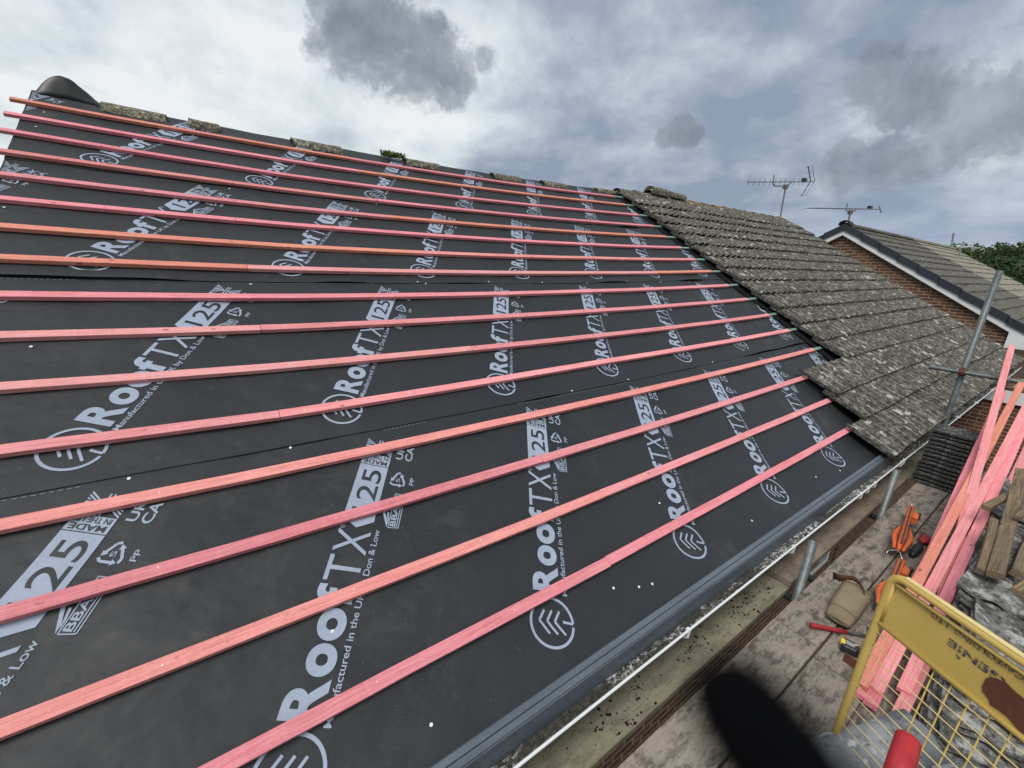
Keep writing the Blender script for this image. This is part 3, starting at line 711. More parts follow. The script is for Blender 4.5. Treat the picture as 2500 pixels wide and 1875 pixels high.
# ------------------------------------------------------------------ eaves tray and gutter
def trayset():
    segs = ((-2.5, -.862, 'nearest'), (-.892, .62, 'second'), (.59, 2.15, 'third'), (2.12, 3.55, 'farthest'))
    for i, (xa, xb, nm) in enumerate(segs):
        # profile (Y, h): lies on the roof, rib groove, bends down into the gutter
        pr = [(-5.428, .018), (-5.431, .036), (-5.449, .038), (-5.451, .030), (-5.455, .030), (-5.457, .038), (-5.474, .038), (-5.477, .030), (-5.482, .028), (-5.496, -.002), (-5.530, -.062), (-5.546, -.095)]
        pr = [(y, h) for y, h in pr]
        n = 10; rows = []
        for j in range(n + 1):
            X = xa + (xb - xa) * j / n; up = .003 * (i % 2)
            rows.append([RS(X, y, h + up + (0 if q < 8 else 0)) for q, (y, h) in enumerate(pr)])
        mb = MB(); mb.grid(rows); o = mb.build('eaves_tray', M['tray'])
        sm = o.modifiers.new('s', 'SOLIDIFY'); sm.thickness = .003; sm.offset = 1
        tag(o, '%s grey plastic eaves tray length, %s' % (nm, ('at the bottom edge of the photo', 'with a pale scuffed joint at its near end', 'below the last batten', 'running under the old tiles')[i]), 'eaves tray', 'plastic eaves trays along the gutter')
trayset()
GY0, GY1 = -4.705, -4.835            # back and front lip, world y
def gz(X): return RS(X, -5.57, -.055).z + (.0 if X < 5 else 0)
def gfront(X): return RS(X, -5.576, -.014)
gut = empty('gutter', (3, -4.77, 4.8), 'white plastic gutter choked with moss and grit under the eaves', 'gutter')
rows = []; rim = []; muck = []
for j in range(61):
    X = -2.6 + (11.4 + 2.6) * j / 60; F = gfront(X); r = []
    for k in range(13):
        a = math.pi * k / 12; r.append(F + Vector((0, .056 + .056 * -math.cos(a), -.058 * math.sin(a))))
    rows.append(r)
    muck.append([F + Vector((0, .008 + .096 * q / 8, -.022 - .012 * math.sin(math.pi * q / 8) + .014 * noise.noise(Vector((X * 9, q * .8, 2))) + .012 * noise.noise(Vector((X * 2.5, q * .3, 6))))) for q in range(9)])
b = MB(); b.grid(rows); o = b.build('trough', M['white'], gut, smooth=True); sm = o.modifiers.new('s', 'SOLIDIFY'); sm.thickness = .003
b = MB(); b.tube([gfront(-2.6 + 14 * j / 60) + Vector((0, 0, .001)) for j in range(61)], .0065, 8); b.build('lip', M['white'], gut, smooth=True)
rows = []
for j in range(700):
    X = -2.6 + 14 * j / 699; F = gfront(X)
    hh = .020 * noise.noise(Vector((X * 1.7, 0, 6)))
    rows.append([F + Vector((0, .006 + .098 * q / 8, -.026 + .010 * abs(q - 4) / 4 + hh * .5 + .014 * noise.noise(Vector((X * 22, q * 1.7, 2))) + .007 * noise.noise(Vector((X * 60, q * 3.3, 4))))) for q in range(9)])
b = MB(); b.grid(rows); b.build('moss_and_grit', M['muck'], gut)
for px, py in ((1683, 1530), (1938, 1332), (2095, 1215), (2112, 1201), (2127, 1190), (2192, 1127), (2198, 1122)):
    P = aty(px, py, gfront(0).y); F = gfront(P.x)
    b = MB(); b.box(F + Vector((0, .001, .001)), Vector((.009, 0, 0)), Vector((0, .010, 0)), Vector((0, 0, .009)))
    b.tube([F + Vector((0, -.003, -.01)), F + Vector((0, -.002, -.04)), F + Vector((0, .03, -.066)), F + Vector((0, .09, -.07))], .007, 6)
    b.build('bracket', M['white'], gut)
for X in (4.9, 6.0, 7.1, 8.3):
    F = gfront(X); b = MB(); b.box(F + Vector((0, .004, .001)), Vector((.012, 0, 0)), Vector((0, .018, 0)), Vector((0, 0, .010))); b.build('bracket', M['white'], gut)

# ------------------------------------------------------------------ neighbour: old tiled roof
nb = empty('neighbouring_house', (8, 0, 0), 'old brick house with mossy grey tiles adjoining the stripped roof', 'house')
PR = .165
PU = ((0, 0), (.12, .08), (.3, .32), (.5, .60), (.7, .86), (.86, 1.0), (.91, .97), (.945, .08))
PR_A = .046
def tilecourse(mb, xs, xe, Yb, Yt, seed=0, hb=.094, ht=.046, verge=True):
    nj = 5; rows = []; dark = []; k0 = math.floor(xs / PR); smp = []
    k = k0
    while k * PR < xe + PR:
        for u, v in PU:
            X = (k + u) * PR
            if xs - 1e-6 <= X <= xe: smp.append((X, v))
        k += 1
    for X, v in smp:
        tix = math.floor(X / .33)
        jy = .012 * noise.noise(Vector((tix * 3.7, seed * 2.3, 1))) + .004 * noise.noise(Vector((X * 11, seed, 1))); jh = .009 * noise.noise(Vector((tix * 5.1, seed * 1.7, 2)))
        pf = PR_A * v * (.85 + .3 * noise.noise(Vector((math.floor(X / PR) * 7.7, seed, 5))))
        r = [RS(X, Yb + jy + .002, hb - .016 + pf + jh), RS(X, Yb + jy, hb - .002 + pf + jh)]
        dark.append([RS(X, Yb + jy + .012, hb - .062), RS(X, Yb + jy + .010, hb - .010 + pf + jh)])  # black recessed face paints the shade under each course edge
        for q in range(1, nj + 1):
            u = q / nj; Y = Yb + jy + (Yt - Yb) * u
            r.append(RS(X, Y, hb + (ht - hb) * u + pf + jh + .004 * noise.noise(Vector((X * 14, Y * 14, seed)))))
        rows.append(r)
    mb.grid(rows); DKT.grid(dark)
    if verge:
        a0, b0 = RS(xs - .004, Yb - .004, hb + .012), RS(xs - .004, Yt + .02, ht + .012)
        VG.bar(a0, b0, .022, .030, RN)
    e = rows[-1]; mb.grid([[p for p in e], [p - RN * .03 for p in e]])
DKT = MB(); VG = MB(); mb = MB(); XF = 11.5
for r in range(1, 17):
    Yb = -.05 - .335 * r if r < 14 else (-4.785, -5.105, -5.495)[r - 14]; 
    xs = 4.77 if r < 14 else (3.68, 3.66, 3.37)[r - 14]
    if r == 1: Yt = .14
    else: Yt = Yb + .405
    tilecourse(mb, xs, XF, Yb, Yt, r, .094 + (.012 if r > 13 else 0), .046 + (.012 if r > 13 else 0))
o = mb.build('roof', M['tile'], nb); DKT.build('tile_gap_shade', M['black'], nb); VG.build('verge_edge', M['tiledark'], nb)
sub = MB()
rows = [[RS(X, Y, .012) for X in (4.84, 8, XF)] for Y in (-5.5, .2)]
sub.grid(rows); rows = [[Vector((X, .15 + d * ct, ridgez(X) - .02 - d * st_)) for X in (4.8, 8, XF)] for d in (0, 5.3)]; sub.grid(rows)
sub.build('roof_deck', M['black'], nb)
for i in range(15):                     # ridge course
    a = 4.86 + i * .45; mt = 'lichen' if i in (4, 5, 7) else 'ridge'
    o = half_round((a, .15, ridgez(a) - .035 + (.012 if i else 0)), (min(a + .47, XF + .02), .15, ridgez(a + .45) - .045), .125, .016, mt, squash=.82, seed=i * 1.3)
    smooth_angle(o, 50); o.parent = nb; o.matrix_parent_inverse = Matrix.Translation(nb.location).inverted()
    if mt == 'lichen': o['label'] = 'ridge tile stained with orange lichen'
w = MB(); w.hexa([(4.8, -4.37, 0), (XF - .05, -4.37, 0), (XF - .05, 4.4, 0), (4.8, 4.4, 0), (4.8, -4.37, 4.9), (XF - .05, -4.37, 4.95), (XF - .05, 4.4, 4.95), (4.8, 4.4, 4.9)])
w.poly([(XF - .05, -4.37, 4.9), (XF - .05, 4.4, 4.9), (XF - .05, .15, 8.0)])
w.hexa([(10.2, -6.6, 0), (11.4, -6.6, 0), (11.4, -4.38, 0), (10.2, -4.38, 0), (10.2, -6.6, 4.55), (11.4, -6.6, 4.55), (11.4, -4.38, 4.9), (10.2, -4.38, 4.9)])
w.build('wall', M['brick'], nb)
f = MB(); f.box((8.1, -4.68, 4.98), Vector((3.35, 0, 0)), Vector((0, .012, 0)), Vector((0, 0, .09))); f.build('fascia', M['dirtywhite'], nb)
# gutter arm and fascia of the front wing
f = MB(); f.box((10.17, -5.5, 4.62), Vector((.02, 0, 0)), Vector((0, 1.15, 0)), Vector((0, 0, .11))); f.build('wing_fascia', M['white'], nb)
# stacks of spare ridge tiles on the neighbour's ridge
for s_, (xa, xb) in enumerate(((5.72, 6.27), (6.33, 6.86))):
    for lv in range(3 - (s_ == 1)):
        z = ridgez(xa) + .055 + lv * .030
        o = half_round((xa + lv * .02, .13, z), (xb - lv * .015, .13, z - .01), .118, .015, 'ridge', squash=.75, seed=30 + lv + s_ * 5)
        smooth_angle(o, 50)
        tag(o, 'half-round ridge tile in the %s stack on the old ridge, %s' % (('taller', 'lower')[s_], ('bottom', 'middle' if s_ == 0 else 'top', 'top')[lv]), 'ridge tile', 'spare ridge tiles stacked on the old ridge')

# ------------------------------------------------------------------ third house beyond
def far_house(X0, X1, mat, label, gable):
    h = empty('house', (X0, -1, 0), label, 'house')
    AY, AZ, EY, EZ = -.75, 7.94, -4.75, 5.60; BYk, BZk = 3.2, 5.55
    t30 = (AZ - EZ) / (AY - EY)
    mb = MB(); nrow = 13
    for sgn in (0, 1):
        for r in range(nrow):
            ya0 = AY + (EY - AY) * r / nrow if sgn == 0 else AY + (BYk - AY) * r / nrow
            ya1 = AY + (EY - AY) * (r + 1) / nrow if sgn == 0 else AY + (BYk - AY) * (r + 1) / nrow
            za0 = AZ + (EZ - AZ) * r / nrow; za1 = AZ + (EZ - AZ) * (r + 1) / nrow
            n = 24; top = []; bot = []; fr = []
            for j in range(n + 1):
                X = X0 + (X1 - X0) * j / n; jz = .012 * noise.noise(Vector((X * .7, r, sgn)))
                top.append(Vector((X, ya0, za0 + jz))); bot.append(Vector((X, ya1, za1 + .038 + jz))); fr.append(Vector((X, ya1 + .002, za1 - .012 + jz)))
            mb.grid([fr, bot, top])
    mb.build('roof', mat, h)
    w = MB(); w.hexa([(X0 + .05, -4.4, 0), (X1 - .05, -4.4, 0), (X1 - .05, 2.9, 0), (X0 + .05, 2.9, 0), (X0 + .05, -4.4, 5.5), (X1 - .05, -4.4, 5.5), (X1 - .05, 2.9, 5.5), (X0 + .05, 2.9, 5.5)])
    for X in (X0 + .05, X1 - .05): w.poly([(X, -4.4, 5.5), (X, 2.9, 5.5), (X, AY, AZ - .16)])
    w.build('wall', M['brick'], h)
    nr = int((X1 - X0) / .45)
    for i in range(nr):
        a = X0 + i * (X1 - X0) / nr; b = X0 + (i + 1) * (X1 - X0) / nr
        o = half_round((a, AY, AZ - .02), (b + .02, AY, AZ - .028), .12, .015, 'tilefar' if mat == M['tilefar'] else 'tilefar2', 'ridge_tile', squash=.8, seed=i)
        smooth_angle(o, 50); o.parent = h; o.matrix_parent_inverse = Matrix.Translation(h.location).inverted()
    if gable:
        # white bargeboards, soffit box, dark stepped verge caps
        for (y1, z1) in ((EY - .02, EZ - .02), (BYk, BZk)):
            b = MB(); d = Vector((0, y1 - AY, z1 - AZ)).normalized(); nrm = Vector((0, -d.z, d.y)); nrm = nrm if nrm.z > 0 else -nrm
            A0 = Vector((X0 - .06, AY, AZ + .0)); B0 = Vector((X0 - .06, y1, z1))
            b.hexa([A0 - Vector((0, 0, .25)), B0 - Vector((0, 0, .25)), B0 - Vector((-.02, 0, .27)), A0 - Vector((-.02, 0, .27)), A0 - Vector((0, 0, .04)), B0 - Vector((0, 0, .04)), B0 - Vector((-.02, 0, .04)), A0 - Vector((-.02, 0, .04))])
            b.hexa([A0 + Vector((.02, 0, -.26)), B0 + Vector((.02, 0, -.26)), B0 + Vector((.12, 0, -.26)), A0 + Vector((.12, 0, -.26)), A0 + Vector((.02, 0, -.245)), B0 + Vector((.02, 0, -.245)), B0 + Vector((.12, 0, -.245)), A0 + Vector((.12, 0, -.245))])
            b.build('bargeboard', M['white'], h)
            b = MB(); L = (B0 - A0).length; n = 9
            for i in range(n):
                p0 = A0 + (B0 - A0) * (i / n) + Vector((-.035, 0, -.015)); p1 = A0 + (B0 - A0) * ((i + 1.03) / n) + Vector((-.035, 0, .012))
                q = Vector((0, 0, .055)); dn = Vector((0, 0, -.115)); x = Vector((.13, 0, 0))
                b.hexa([p0 + dn, p1 + dn, p1 + dn + x, p0 + dn + x, p0 + q, p1 + q + Vector((0, 0, .004)), p1 + q + x + Vector((0, 0, .004)), p0 + q + x])
            b.build('verge_capping', M['darkverge'], h)
        b = MB(); b.hexa([(X0 - .062, -4.78, 5.18), (X0 + .02, -4.78, 5.18), (X0 + .02, -4.42, 5.18), (X0 - .062, -4.42, 5.18), (X0 - .062, -4.78, 5.40), (X0 + .02, -4.78, 5.40), (X0 + .02, -4.42, 5.58), (X0 - .062, -4.42, 5.58)])
        b.build('boxed_eaves', M['white'], h)
        o = half_round((X0 - .12, AY, AZ - .0), (X0 + .12, AY, AZ - .0), .15, .03, 'tiledark', 'ridge_cap', squash=.9); smooth_angle(o); o.parent = h; o.matrix_parent_inverse = Matrix.Translation(h.location).inverted()
    f = MB(); f.box(((X0 + X1) / 2, EY + .03, EZ - .10), Vector(((X1 - X0) / 2, 0, 0)), Vector((0, .012, 0)), Vector((0, 0, .09))); f.build('fascia', M['white'], h)
    return h
far_house(13.3, 19.6, M['tilefar'], 'brick gabled house with white bargeboards and black verge beyond the old tiles', True)
far_house(19.65, 26.5, M['tilefar2'], 'farther house with paler brown roof tiles joined to the gabled one', False)
# ------------------------------------------------------------------ TV aerials
def aerial(base, top, bl, br, n, label, reflector, cradle=True):
    a = empty('tv_aerial', base, label, 'tv aerial')
    MB().tube([base, top], .02, 8).build('mast', M['aerial'], a)
    bm_ = MB(); bm_.tube([bl, br], .012, 6); bm_.build('boom', M['aerial'], a)
    d = (br - bl); e = MB()
    for i in range(n):
        p = bl + d * (.01 + .80 * i / (n - 1)); e.tube([p - Vector((0, .0, .085)), p + Vector((0, .0, .085))] if reflector else [p - Vector((0, .13, 0)), p + Vector((0, .13, 0))], .006, 5)
    if not reflector:
        p = br; e.tube([p - Vector((0, .05, .10)), p + Vector((0, .05, .10))], .02, 5)
    e.build('element', M['aerial'], a)
    if cradle:
        c = MB(); p = top; u = d.normalized(); w_ = Vector((0, 0, 1))
        c.tube([p - u * .75 + w_ * .28, p - u * .72 + w_ * .08, p - u * .6 + w_ * .02, p + w_ * .02, p + u * .25 + w_ * .08, p + u * .38 + w_ * .25] if reflector else [p - u * .35 + w_ * .22, p - u * .33 + w_ * .04, p + w_ * .0, p + u * .3 + w_ * .03, p + u * .42 + w_ * .2], .014, 6)
        c.build('cradle', M['aerial'], a)
    b = MB(); b.box(top, Vector((.05, 0, 0)), Vector((0, .05, 0)), Vector((0, 0, .05))); b.build('clamp', M['redcap'], a)
    b = MB(); p = bl + d * .82; b.box(p + Vector((0, 0, .04)), Vector((.07, 0, 0)), Vector((0, .05, 0)), Vector((0, 0, .045))); b.build('dipole_box', M['blackplastic'], a)
    return a
Y0 = .16; P = lambda x, y: aty(x, y, Y0)
a = aerial(P(1905, 530), P(1918, 456), P(1825, 444.5), P(1988, 443.5), 12, 'tall TV aerial with a bent reflector on the old tiled ridge', True)
r = MB()
for q in ((P(1979, 443), P(1973, 406)), (P(1979, 443), P(1957, 478))):
    r.tube([q[0], q[1]], .014, 5)
    for s_ in (.3, .62, .95):
        c = q[0].lerp(q[1], s_); r.tube([c - Vector((.05, .06, 0)), c + Vector((.05, .06, 0))], .007, 5); 
    r.tube([q[0] + Vector((0, -.1, 0)), q[1] + Vector((0, -.1, 0))], .007, 5)
r.build('reflector', M['aerial'], a)
P2 = lambda x, y: atx(x, y, 13.18) if x < 2060 or True else None
Qy = atx(2063, 556, 13.18).y
P3 = lambda x, y: aty(x, y, Qy)
aerial(P3(2064, 575), P3(2076, 518), P3(1975, 508), P3(2149, 511), 18, 'low straight TV aerial on the apex of the gabled house', False)
vp = empty('vent_pipe', (24.5, -1.2, 7.6), 'small white bent pipe on the far pale roof', 'pipe')
MB().tube([aty(2345, 622, -1.5), aty(2343, 600, -1.5), aty(2338, 602, -1.5)], .035, 8).build('pipe', M['pipe'], vp)
MB().tube([aty(2345, 604, -1.5), aty(2375, 602, -1.5), aty(2377, 612, -1.5)], .03, 6).build('arm', M['pipe'], vp)
MB().tube([atx(2325, 590, 40), atx(2328, 569, 40)], .05, 6).build('distant_pole', M['aerial']); tag(bpy.data.objects['distant_pole'], 'thin distant pole sticking up above the treetops', 'pole')

# ------------------------------------------------------------------ trees on the right horizon
def tree(x, y, h, r, mat, label, n=8000, trunkh=None):
    t = empty('tree', (x, y, 0), label, 'tree', 'trees beyond the far houses')
    MB().tube([(x, y, 0), (x + .2, y, h * .35), (x, y + .2, h * .7)], [.3, .22, .08], 8).build('trunk', M['bark'], t)
    mb = MB(); cl = []
    for i in range(22):
        a = random.uniform(0, 6.28); q = random.random() ** .5; zz = random.uniform(.35, 1.0)
        rr = r * (1 - abs(zz - .6) ** 1.6 * 1.3)
        cl.append((Vector((x + math.cos(a) * q * rr, y + math.sin(a) * q * rr, h * zz - r * .15)), r * random.uniform(.22, .42)))
    for i in range(n):
        c, cr = random.choice(cl); d = Vector((random.gauss(0, 1), random.gauss(0, 1), random.gauss(0, 1))).normalized() * cr * random.uniform(.6, 1.05)
        p = c + d; u = Vector((random.gauss(0, 1), random.gauss(0, 1), random.gauss(0, 1))).normalized(); v = u.orthogonal().normalized(); s_ = random.uniform(.08, .18)
        mb.poly([p - u * s_, p + v * s_ * .6, p + u * s_, p - v * s_ * .6])
    mb.build('crown', mat, t)
random.seed(11)
TL = ['pale tree behind the far pale roof ridge, leftmost on the skyline', 'bushy tree just right of the thin distant pole', 'rounded mid-green tree above the white bent pipe', 'dark tree in the dip of the skyline', 'tall dark tree near the right edge of the photo', 'broad dark green tree low behind the pale roof slope', 'pale-topped tree at the right edge of the skyline', 'dark lower tree at the right edge, in front of the skyline trees', 'dense dark shrubby tree beside the end of the pale roof']
for i, (px, py, X, r, mt) in enumerate(((2285, 612, 62, 2.6, 'leafpale'), (2318, 597, 58, 2.8, 'leaf'), (2362, 590, 55, 3.0, 'leaf'), (2412, 606, 60, 2.6, 'leafdark'), (2462, 600, 56, 3.0, 'leafdark'), (2400, 640, 45, 2.6, 'leafdark'), (2515, 592, 60, 3.4, 'leaf'), (2500, 640, 42, 2.8, 'leafdark'), (2440, 650, 38, 2.3, 'leafdark'))):
    p = atx(px, py, X); tree(p.x, p.y, p.z, r, M[mt], TL[i])
hed = MB(); random.seed(3)
for i in range(7000):
    x = random.uniform(66, 72); y = random.uniform(-14, 11); z = random.uniform(0, 8.6 + .8 * noise.noise(Vector((y * .4, 0, 0)))); p = Vector((x, y, z)); u = Vector((random.gauss(0, 1), random.gauss(0, 1), random.gauss(0, 1))).normalized(); v = u.orthogonal().normalized(); s_ = random.uniform(.15, .3)
    hed.poly([p - u * s_, p + v * s_, p + u * s_, p - v * s_])
tag(hed.build('woodland', M['leafdark']), 'dark mass of far woodland behind the separate trees', 'woodland', kind='stuff')

# ------------------------------------------------------------------ scaffold
ZD = 4.75
def board(xa, xb, yc, z, mat, label, w=.222, th=.038):
    mb = MB(); n = 12; rows = []
    for j in range(n + 1):
        X = xa + (xb - xa) * j / n; dy = .0025 * noise.noise(Vector((X * 1.3, yc * 9, 2)))
        rows.append([(X, yc - w / 2 + dy, z - th), (X, yc - w / 2 + dy, z - .003), (X, yc - w / 2 + .003 + dy, z), (X, yc + w / 2 - .003 + dy, z), (X, yc + w / 2 + dy, z - .003), (X, yc + w / 2 + dy, z - th)])
    mb.grid(rows, True); mb.f.append(tuple(range(6))); mb.f.append(tuple(n * 6 + i for i in range(6))[::-1])
    o = mb.build('scaffold_board', mat, origin=(xa, yc, z)); return tag(o, label, 'scaffold board', 'scaffold boards')
board(-3.0, .93, -5.085, ZD, M['board'], 'stained scaffold board nearest the brick gap, beside the dark glove')
board(.94, 4.85, -5.085, ZD - .003, M['board'], 'long stained scaffold board carrying the khaki pouch and the orange nailer')
for i, yc in enumerate((-5.317, -5.549, -5.781, -6.013)):
    board(-3.0, .84 + .03 * i, yc, ZD - .004 * (i % 2) - .001, M['board'], ('second deck board out from the gap, near half, beside the black line', 'third deck board, near half, under the yellow guard', 'fourth deck board, near half, under the tile stacks', 'outermost deck board, near half')[i])
    board(.85 + .03 * i, 4.85, yc, ZD - .004 * (i % 2) - .003, M['board'], ('second deck board, far half, behind the hammer and tape measure', 'third deck board, far half, under the loose pink battens', 'fourth deck board, far half, under the tile stacks', 'outermost deck board, far half')[i])
board(-3.0, 1.90, -4.780, ZD - .09, M['board2'], 'olive-stained inner board strewn with moss crumbs under the gutter', .20)
board(1.40, 4.05, -4.785, ZD - .045, M['board3'], 'brown inner board overlapping the olive one under the gutter', .20)
board(4.07, 6.3, -4.80, ZD - .05, M['board2'], 'far inner board below the old tiled roof corner', .21)
def pole(x, y, z0, z1, label, r=.02415, group='upright scaffold tubes'):
    o = empty('scaffold_tube', (x, y, z0), label, 'scaffold tube', group)
    rows = []; n = 20
    c = lambda z, rr: [Vector((x + math.cos(2 * math.pi * k / n) * rr, y + math.sin(2 * math.pi * k / n) * rr, z)) for k in range(n)]
    MB().grid([c(z0, r), c(z1, r), c(z1, r - .004), c(z1 - .5, r - .004)], True).build('tube', M['galv'], o, smooth=False)
    for p in o.children[0].data.polygons: p.use_smooth = abs(p.normal.z) < .5
    return o
pole(1.34, -4.95, 0, 5.08, 'open-topped upright tube beside the khaki pouch')
pole(2.98, -4.95, 0, 5.116, 'open-topped upright tube by the orange nailer, farther along the gutter')
p = pole(5.23, -4.86, 4.70, 6.75, 'tall upright tube rising in front of the old tiled roof', .028)
MB().box((5.23, -4.86, 4.712), Vector((.075, 0, 0)), Vector((0, .075, 0)), Vector((0, 0, .006))).build('base_plate', M['darksteel'], p)
MB().tube([(5.14, -4.93, 4.735), (5.36, -4.84, 4.735)], .026, 10).build('base_coupler', M['darksteel'], p)
rl = empty('scaffold_tube', (5.17, -5.3, 5.67), 'horizontal guard-rail tube clamped to the tall upright', 'scaffold tube')
MB().tube([(5.165, -4.60, 5.67), (5.165, -6.6, 5.67)], .024, 16).build('tube', M['galv'], rl, smooth=False); smooth_angle(rl.children[0])
b = MB(); b.tube([(5.165, -4.835, 5.67), (5.165, -4.885, 5.67)], .036, 12); b.tube([(5.23, -4.86, 5.635), (5.23, -4.86, 5.70)], .037, 12); b.box((5.20, -4.86, 5.705), Vector((.018, 0, 0)), Vector((0, .014, 0)), Vector((0, 0, .012)))
b.build('coupler', M['rust'], rl)
for x, l in ((1.40, 'short dark tube stub poking into the gap beside the near upright'), (1.72, 'dark tube stub in the gap behind the near upright'), (3.1, 'dark tube stub in the gap beside the second upright')):
    o = empty('scaffold_tube', (x, -5, ZD - .066), l, 'scaffold tube', 'cross tubes under the deck'); MB().tube([(x, -4.62, ZD - .155), (x, -6.2, ZD - .155)], .024, 12).build('tube', M['darksteel'], o, smooth=True)
# moss crumbs on the inner board: stuff
random.seed(21); mb = MB()
cl = [atz(px, py, ZD - .09) for px, py in ((1700, 1560), (1830, 1460), (1880, 1440), (1560, 1680), (1540, 1760), (1480, 1770), (1690, 1580), (1835, 1540), (1790, 1500), (1860, 1500), (1810, 1475))]
for i in range(520):
    c = random.choice(cl); sg = random.choice((.02, .05, .09)); x = c.x + random.gauss(0, sg * 1.4); y = c.y + random.gauss(0, sg * .6)
    if not -4.875 < y < -4.685 or x > 1.38: continue
    s_ = random.choice((.0015, .002, .003, .004, .007)) * random.uniform(.7, 1.3); z = ZD - .089
    k = 6; ring = [Vector((x + math.cos(a_) * s_ * random.uniform(.5, 1.5), y + math.sin(a_) * s_ * random.uniform(.5, 1.3), z)) for a_ in [2 * math.pi * q / k for q in range(k)]]
    top = Vector((x, y, z + s_ * .9))
    for q in range(k): mb.poly([ring[q], ring[(q + 1) % k], top])
tag(mb.build('moss_crumbs', M['dirt']), 'dark moss crumbs scattered over the olive inner board', 'moss', kind='stuff')
mb = MB()
for i in range(420):
    x = random.uniform(.2, 3.4); y = random.uniform(-5.45, -4.98); s_ = random.choice((.001, .0015, .002, .003)) * random.uniform(.7, 1.3); z = ZD + .0005
    ring = [Vector((x + math.cos(a_) * s_ * random.uniform(.5, 1.6), y + math.sin(a_) * s_ * random.uniform(.5, 1.3), z)) for a_ in [2 * math.pi * q / 5 for q in range(5)]]
    for q in range(5): mb.poly([ring[q], ring[(q + 1) % 5], Vector((x, y, z + s_ * .8))])
tag(mb.build('deck_grit', M['dirt']), 'small dark grit on the stained deck boards', 'grit', kind='stuff')

# ------------------------------------------------------------------ stacks of old tiles
def tile_mesh(name, mat, L=.42, Wd=.33, pitch=.11, amp=.018, th=.013, seed=0, chip=.012):
    nx, ny = 10, 30; top = []; bot = []
    for i in range(nx + 1):
        x = -L / 2 + L * i / nx; rt = []; rb = []
        for j in range(ny + 1):
            y = -Wd / 2 + Wd * j / ny; u = ((y + 10) / pitch) % 1; z = amp * (.5 - .5 * math.cos(2 * math.pi * u)) + .003 * noise.noise(Vector((x * 9, y * 12, seed)))
            xx = x + (chip * noise.noise(Vector((y * 14, seed, i))) if i in (0, nx) else 0); yy = y + (chip * .6 * noise.noise(Vector((x * 14, seed, j))) if j in (0, ny) else 0)
            rt.append(Vector((xx, yy, z + th))); rb.append(Vector((xx, yy, z + .002 * noise.noise(Vector((x * 20, y * 20, seed))))))
        top.append(rt); bot.append(rb[::1])
    mb = MB(); mb.grid(top); n = len(mb.v); mb.grid([r[::-1] for r in bot])
    mb.grid([bot[0], top[0]]); mb.grid([top[-1], bot[-1]]); mb.grid([[r[0] for r in top], [r[0] for r in bot]]); mb.grid([[r[-1] for r in bot], [r[-1] for r in top]])
    return mb.build(name, mat)
ordinal = lambda n: ['bottom', 'second', 'third', 'fourth', 'fifth', 'sixth', 'seventh', 'eighth', 'ninth', 'tenth', 'eleventh', 'twelfth', 'thirteenth', 'fourteenth', 'fifteenth', 'sixteenth', 'seventeenth', 'eighteenth', 'nineteenth', 'twentieth', 'twenty-first', 'twenty-second'][n]
def pilemat():
    t = NT('stacked_tile_grime'); co = t.coord((1, 1, 1)); n = t.noise(co, 7, 5, .65, .4); f = t.noise(t.coord((1, 1, 3)), 32, 5, .7, .6)
    c = t.mix(t.ramp(n, [(.38, 0), (.62, 1)]), (.055, .053, .047), (.26, .255, .235)); c = t.mix(t.ramp(f, [(.48, 0), (.62, .8)]), c, (.02, .019, .017))
    g = t.noise(co, 15, 4, .7); c = t.mix(t.math('MULTIPLY', t.ramp(g, [(.54, 0), (.64, 1)]), .8), c, (.46, .46, .44))
    t.col(c); t.rough(.8, .35); t.bump(f, .006, .8); return t.m
M['tilepile'] = pilemat()
protos = [tile_mesh('roof_tile', M['tilepile'], seed=s_, Wd=.40, pitch=.13, amp=.019, th=.013, chip=.008) for s_ in range(3)]
usedp = [False] * 3
def put(pr, used, i, loc, rot, label, group, cat='roof tile'):
    o = pr[i] if not used[i] else pr[i].copy()
    if used[i]: col.objects.link(o)
    used[i] = True; o.location = loc; o.rotation_euler = rot; return tag(o, label, cat, group)
random.seed(4)
names = ['nearest stack under the yellow guard', 'second stack from the yellow guard', 'third stack, below the timber offcuts', 'fourth stack, beside the timber offcuts', 'fifth stack along the loose battens', 'sixth stack along the loose battens', 'farthest tile stack at the right edge']
STK = [(.70, -5.82, 14, .040), (1.46, -5.76, 15, .012), (1.88, -5.745, 15, .004), (2.32, -5.72, 14, .0), (2.76, -5.71, 15, 0), (3.20, -5.695, 15, 0), (3.66, -5.68, 15, 0)]
for k, (x, y, n, tl) in enumerate(STK):
    for i in range(n):
        z = ZD + .002 + i * .0295
        put(protos, usedp, random.randrange(3), (x + random.uniform(-.035, .035) + i * tl, y + random.uniform(-.014, .014), z), (random.uniform(-.02, .02) + (.03 if k == 0 else 0), random.uniform(-.03, .03), random.uniform(-.07, .07) + (.12 if k == 0 else 0)),
            'old grey roof tile, %s up in the %s' % (ordinal(i), names[k]), 'old roof tiles stacked on the deck')
for q in protos:
    pass
dk = [tile_mesh('roof_tile', M['tiledark'], seed=5 + s_, Wd=.32, pitch=.107, L=.40, th=.016, amp=.007, chip=.006) for s_ in range(2)]; usedd = [False] * 2
for i in range(14):
    put(dk, usedd, i % 2, (4.05 + .012 * random.uniform(-1, 1) + i * .014, -5.13 + random.uniform(-.01, .01), ZD + .001 + i * .037), (0, 0, math.pi / 2 + random.uniform(-.03, .03)),
        'dark roof tile, %s up in the neat dark stack by the far upright' % ordinal(i), 'dark tiles in the neat stack')
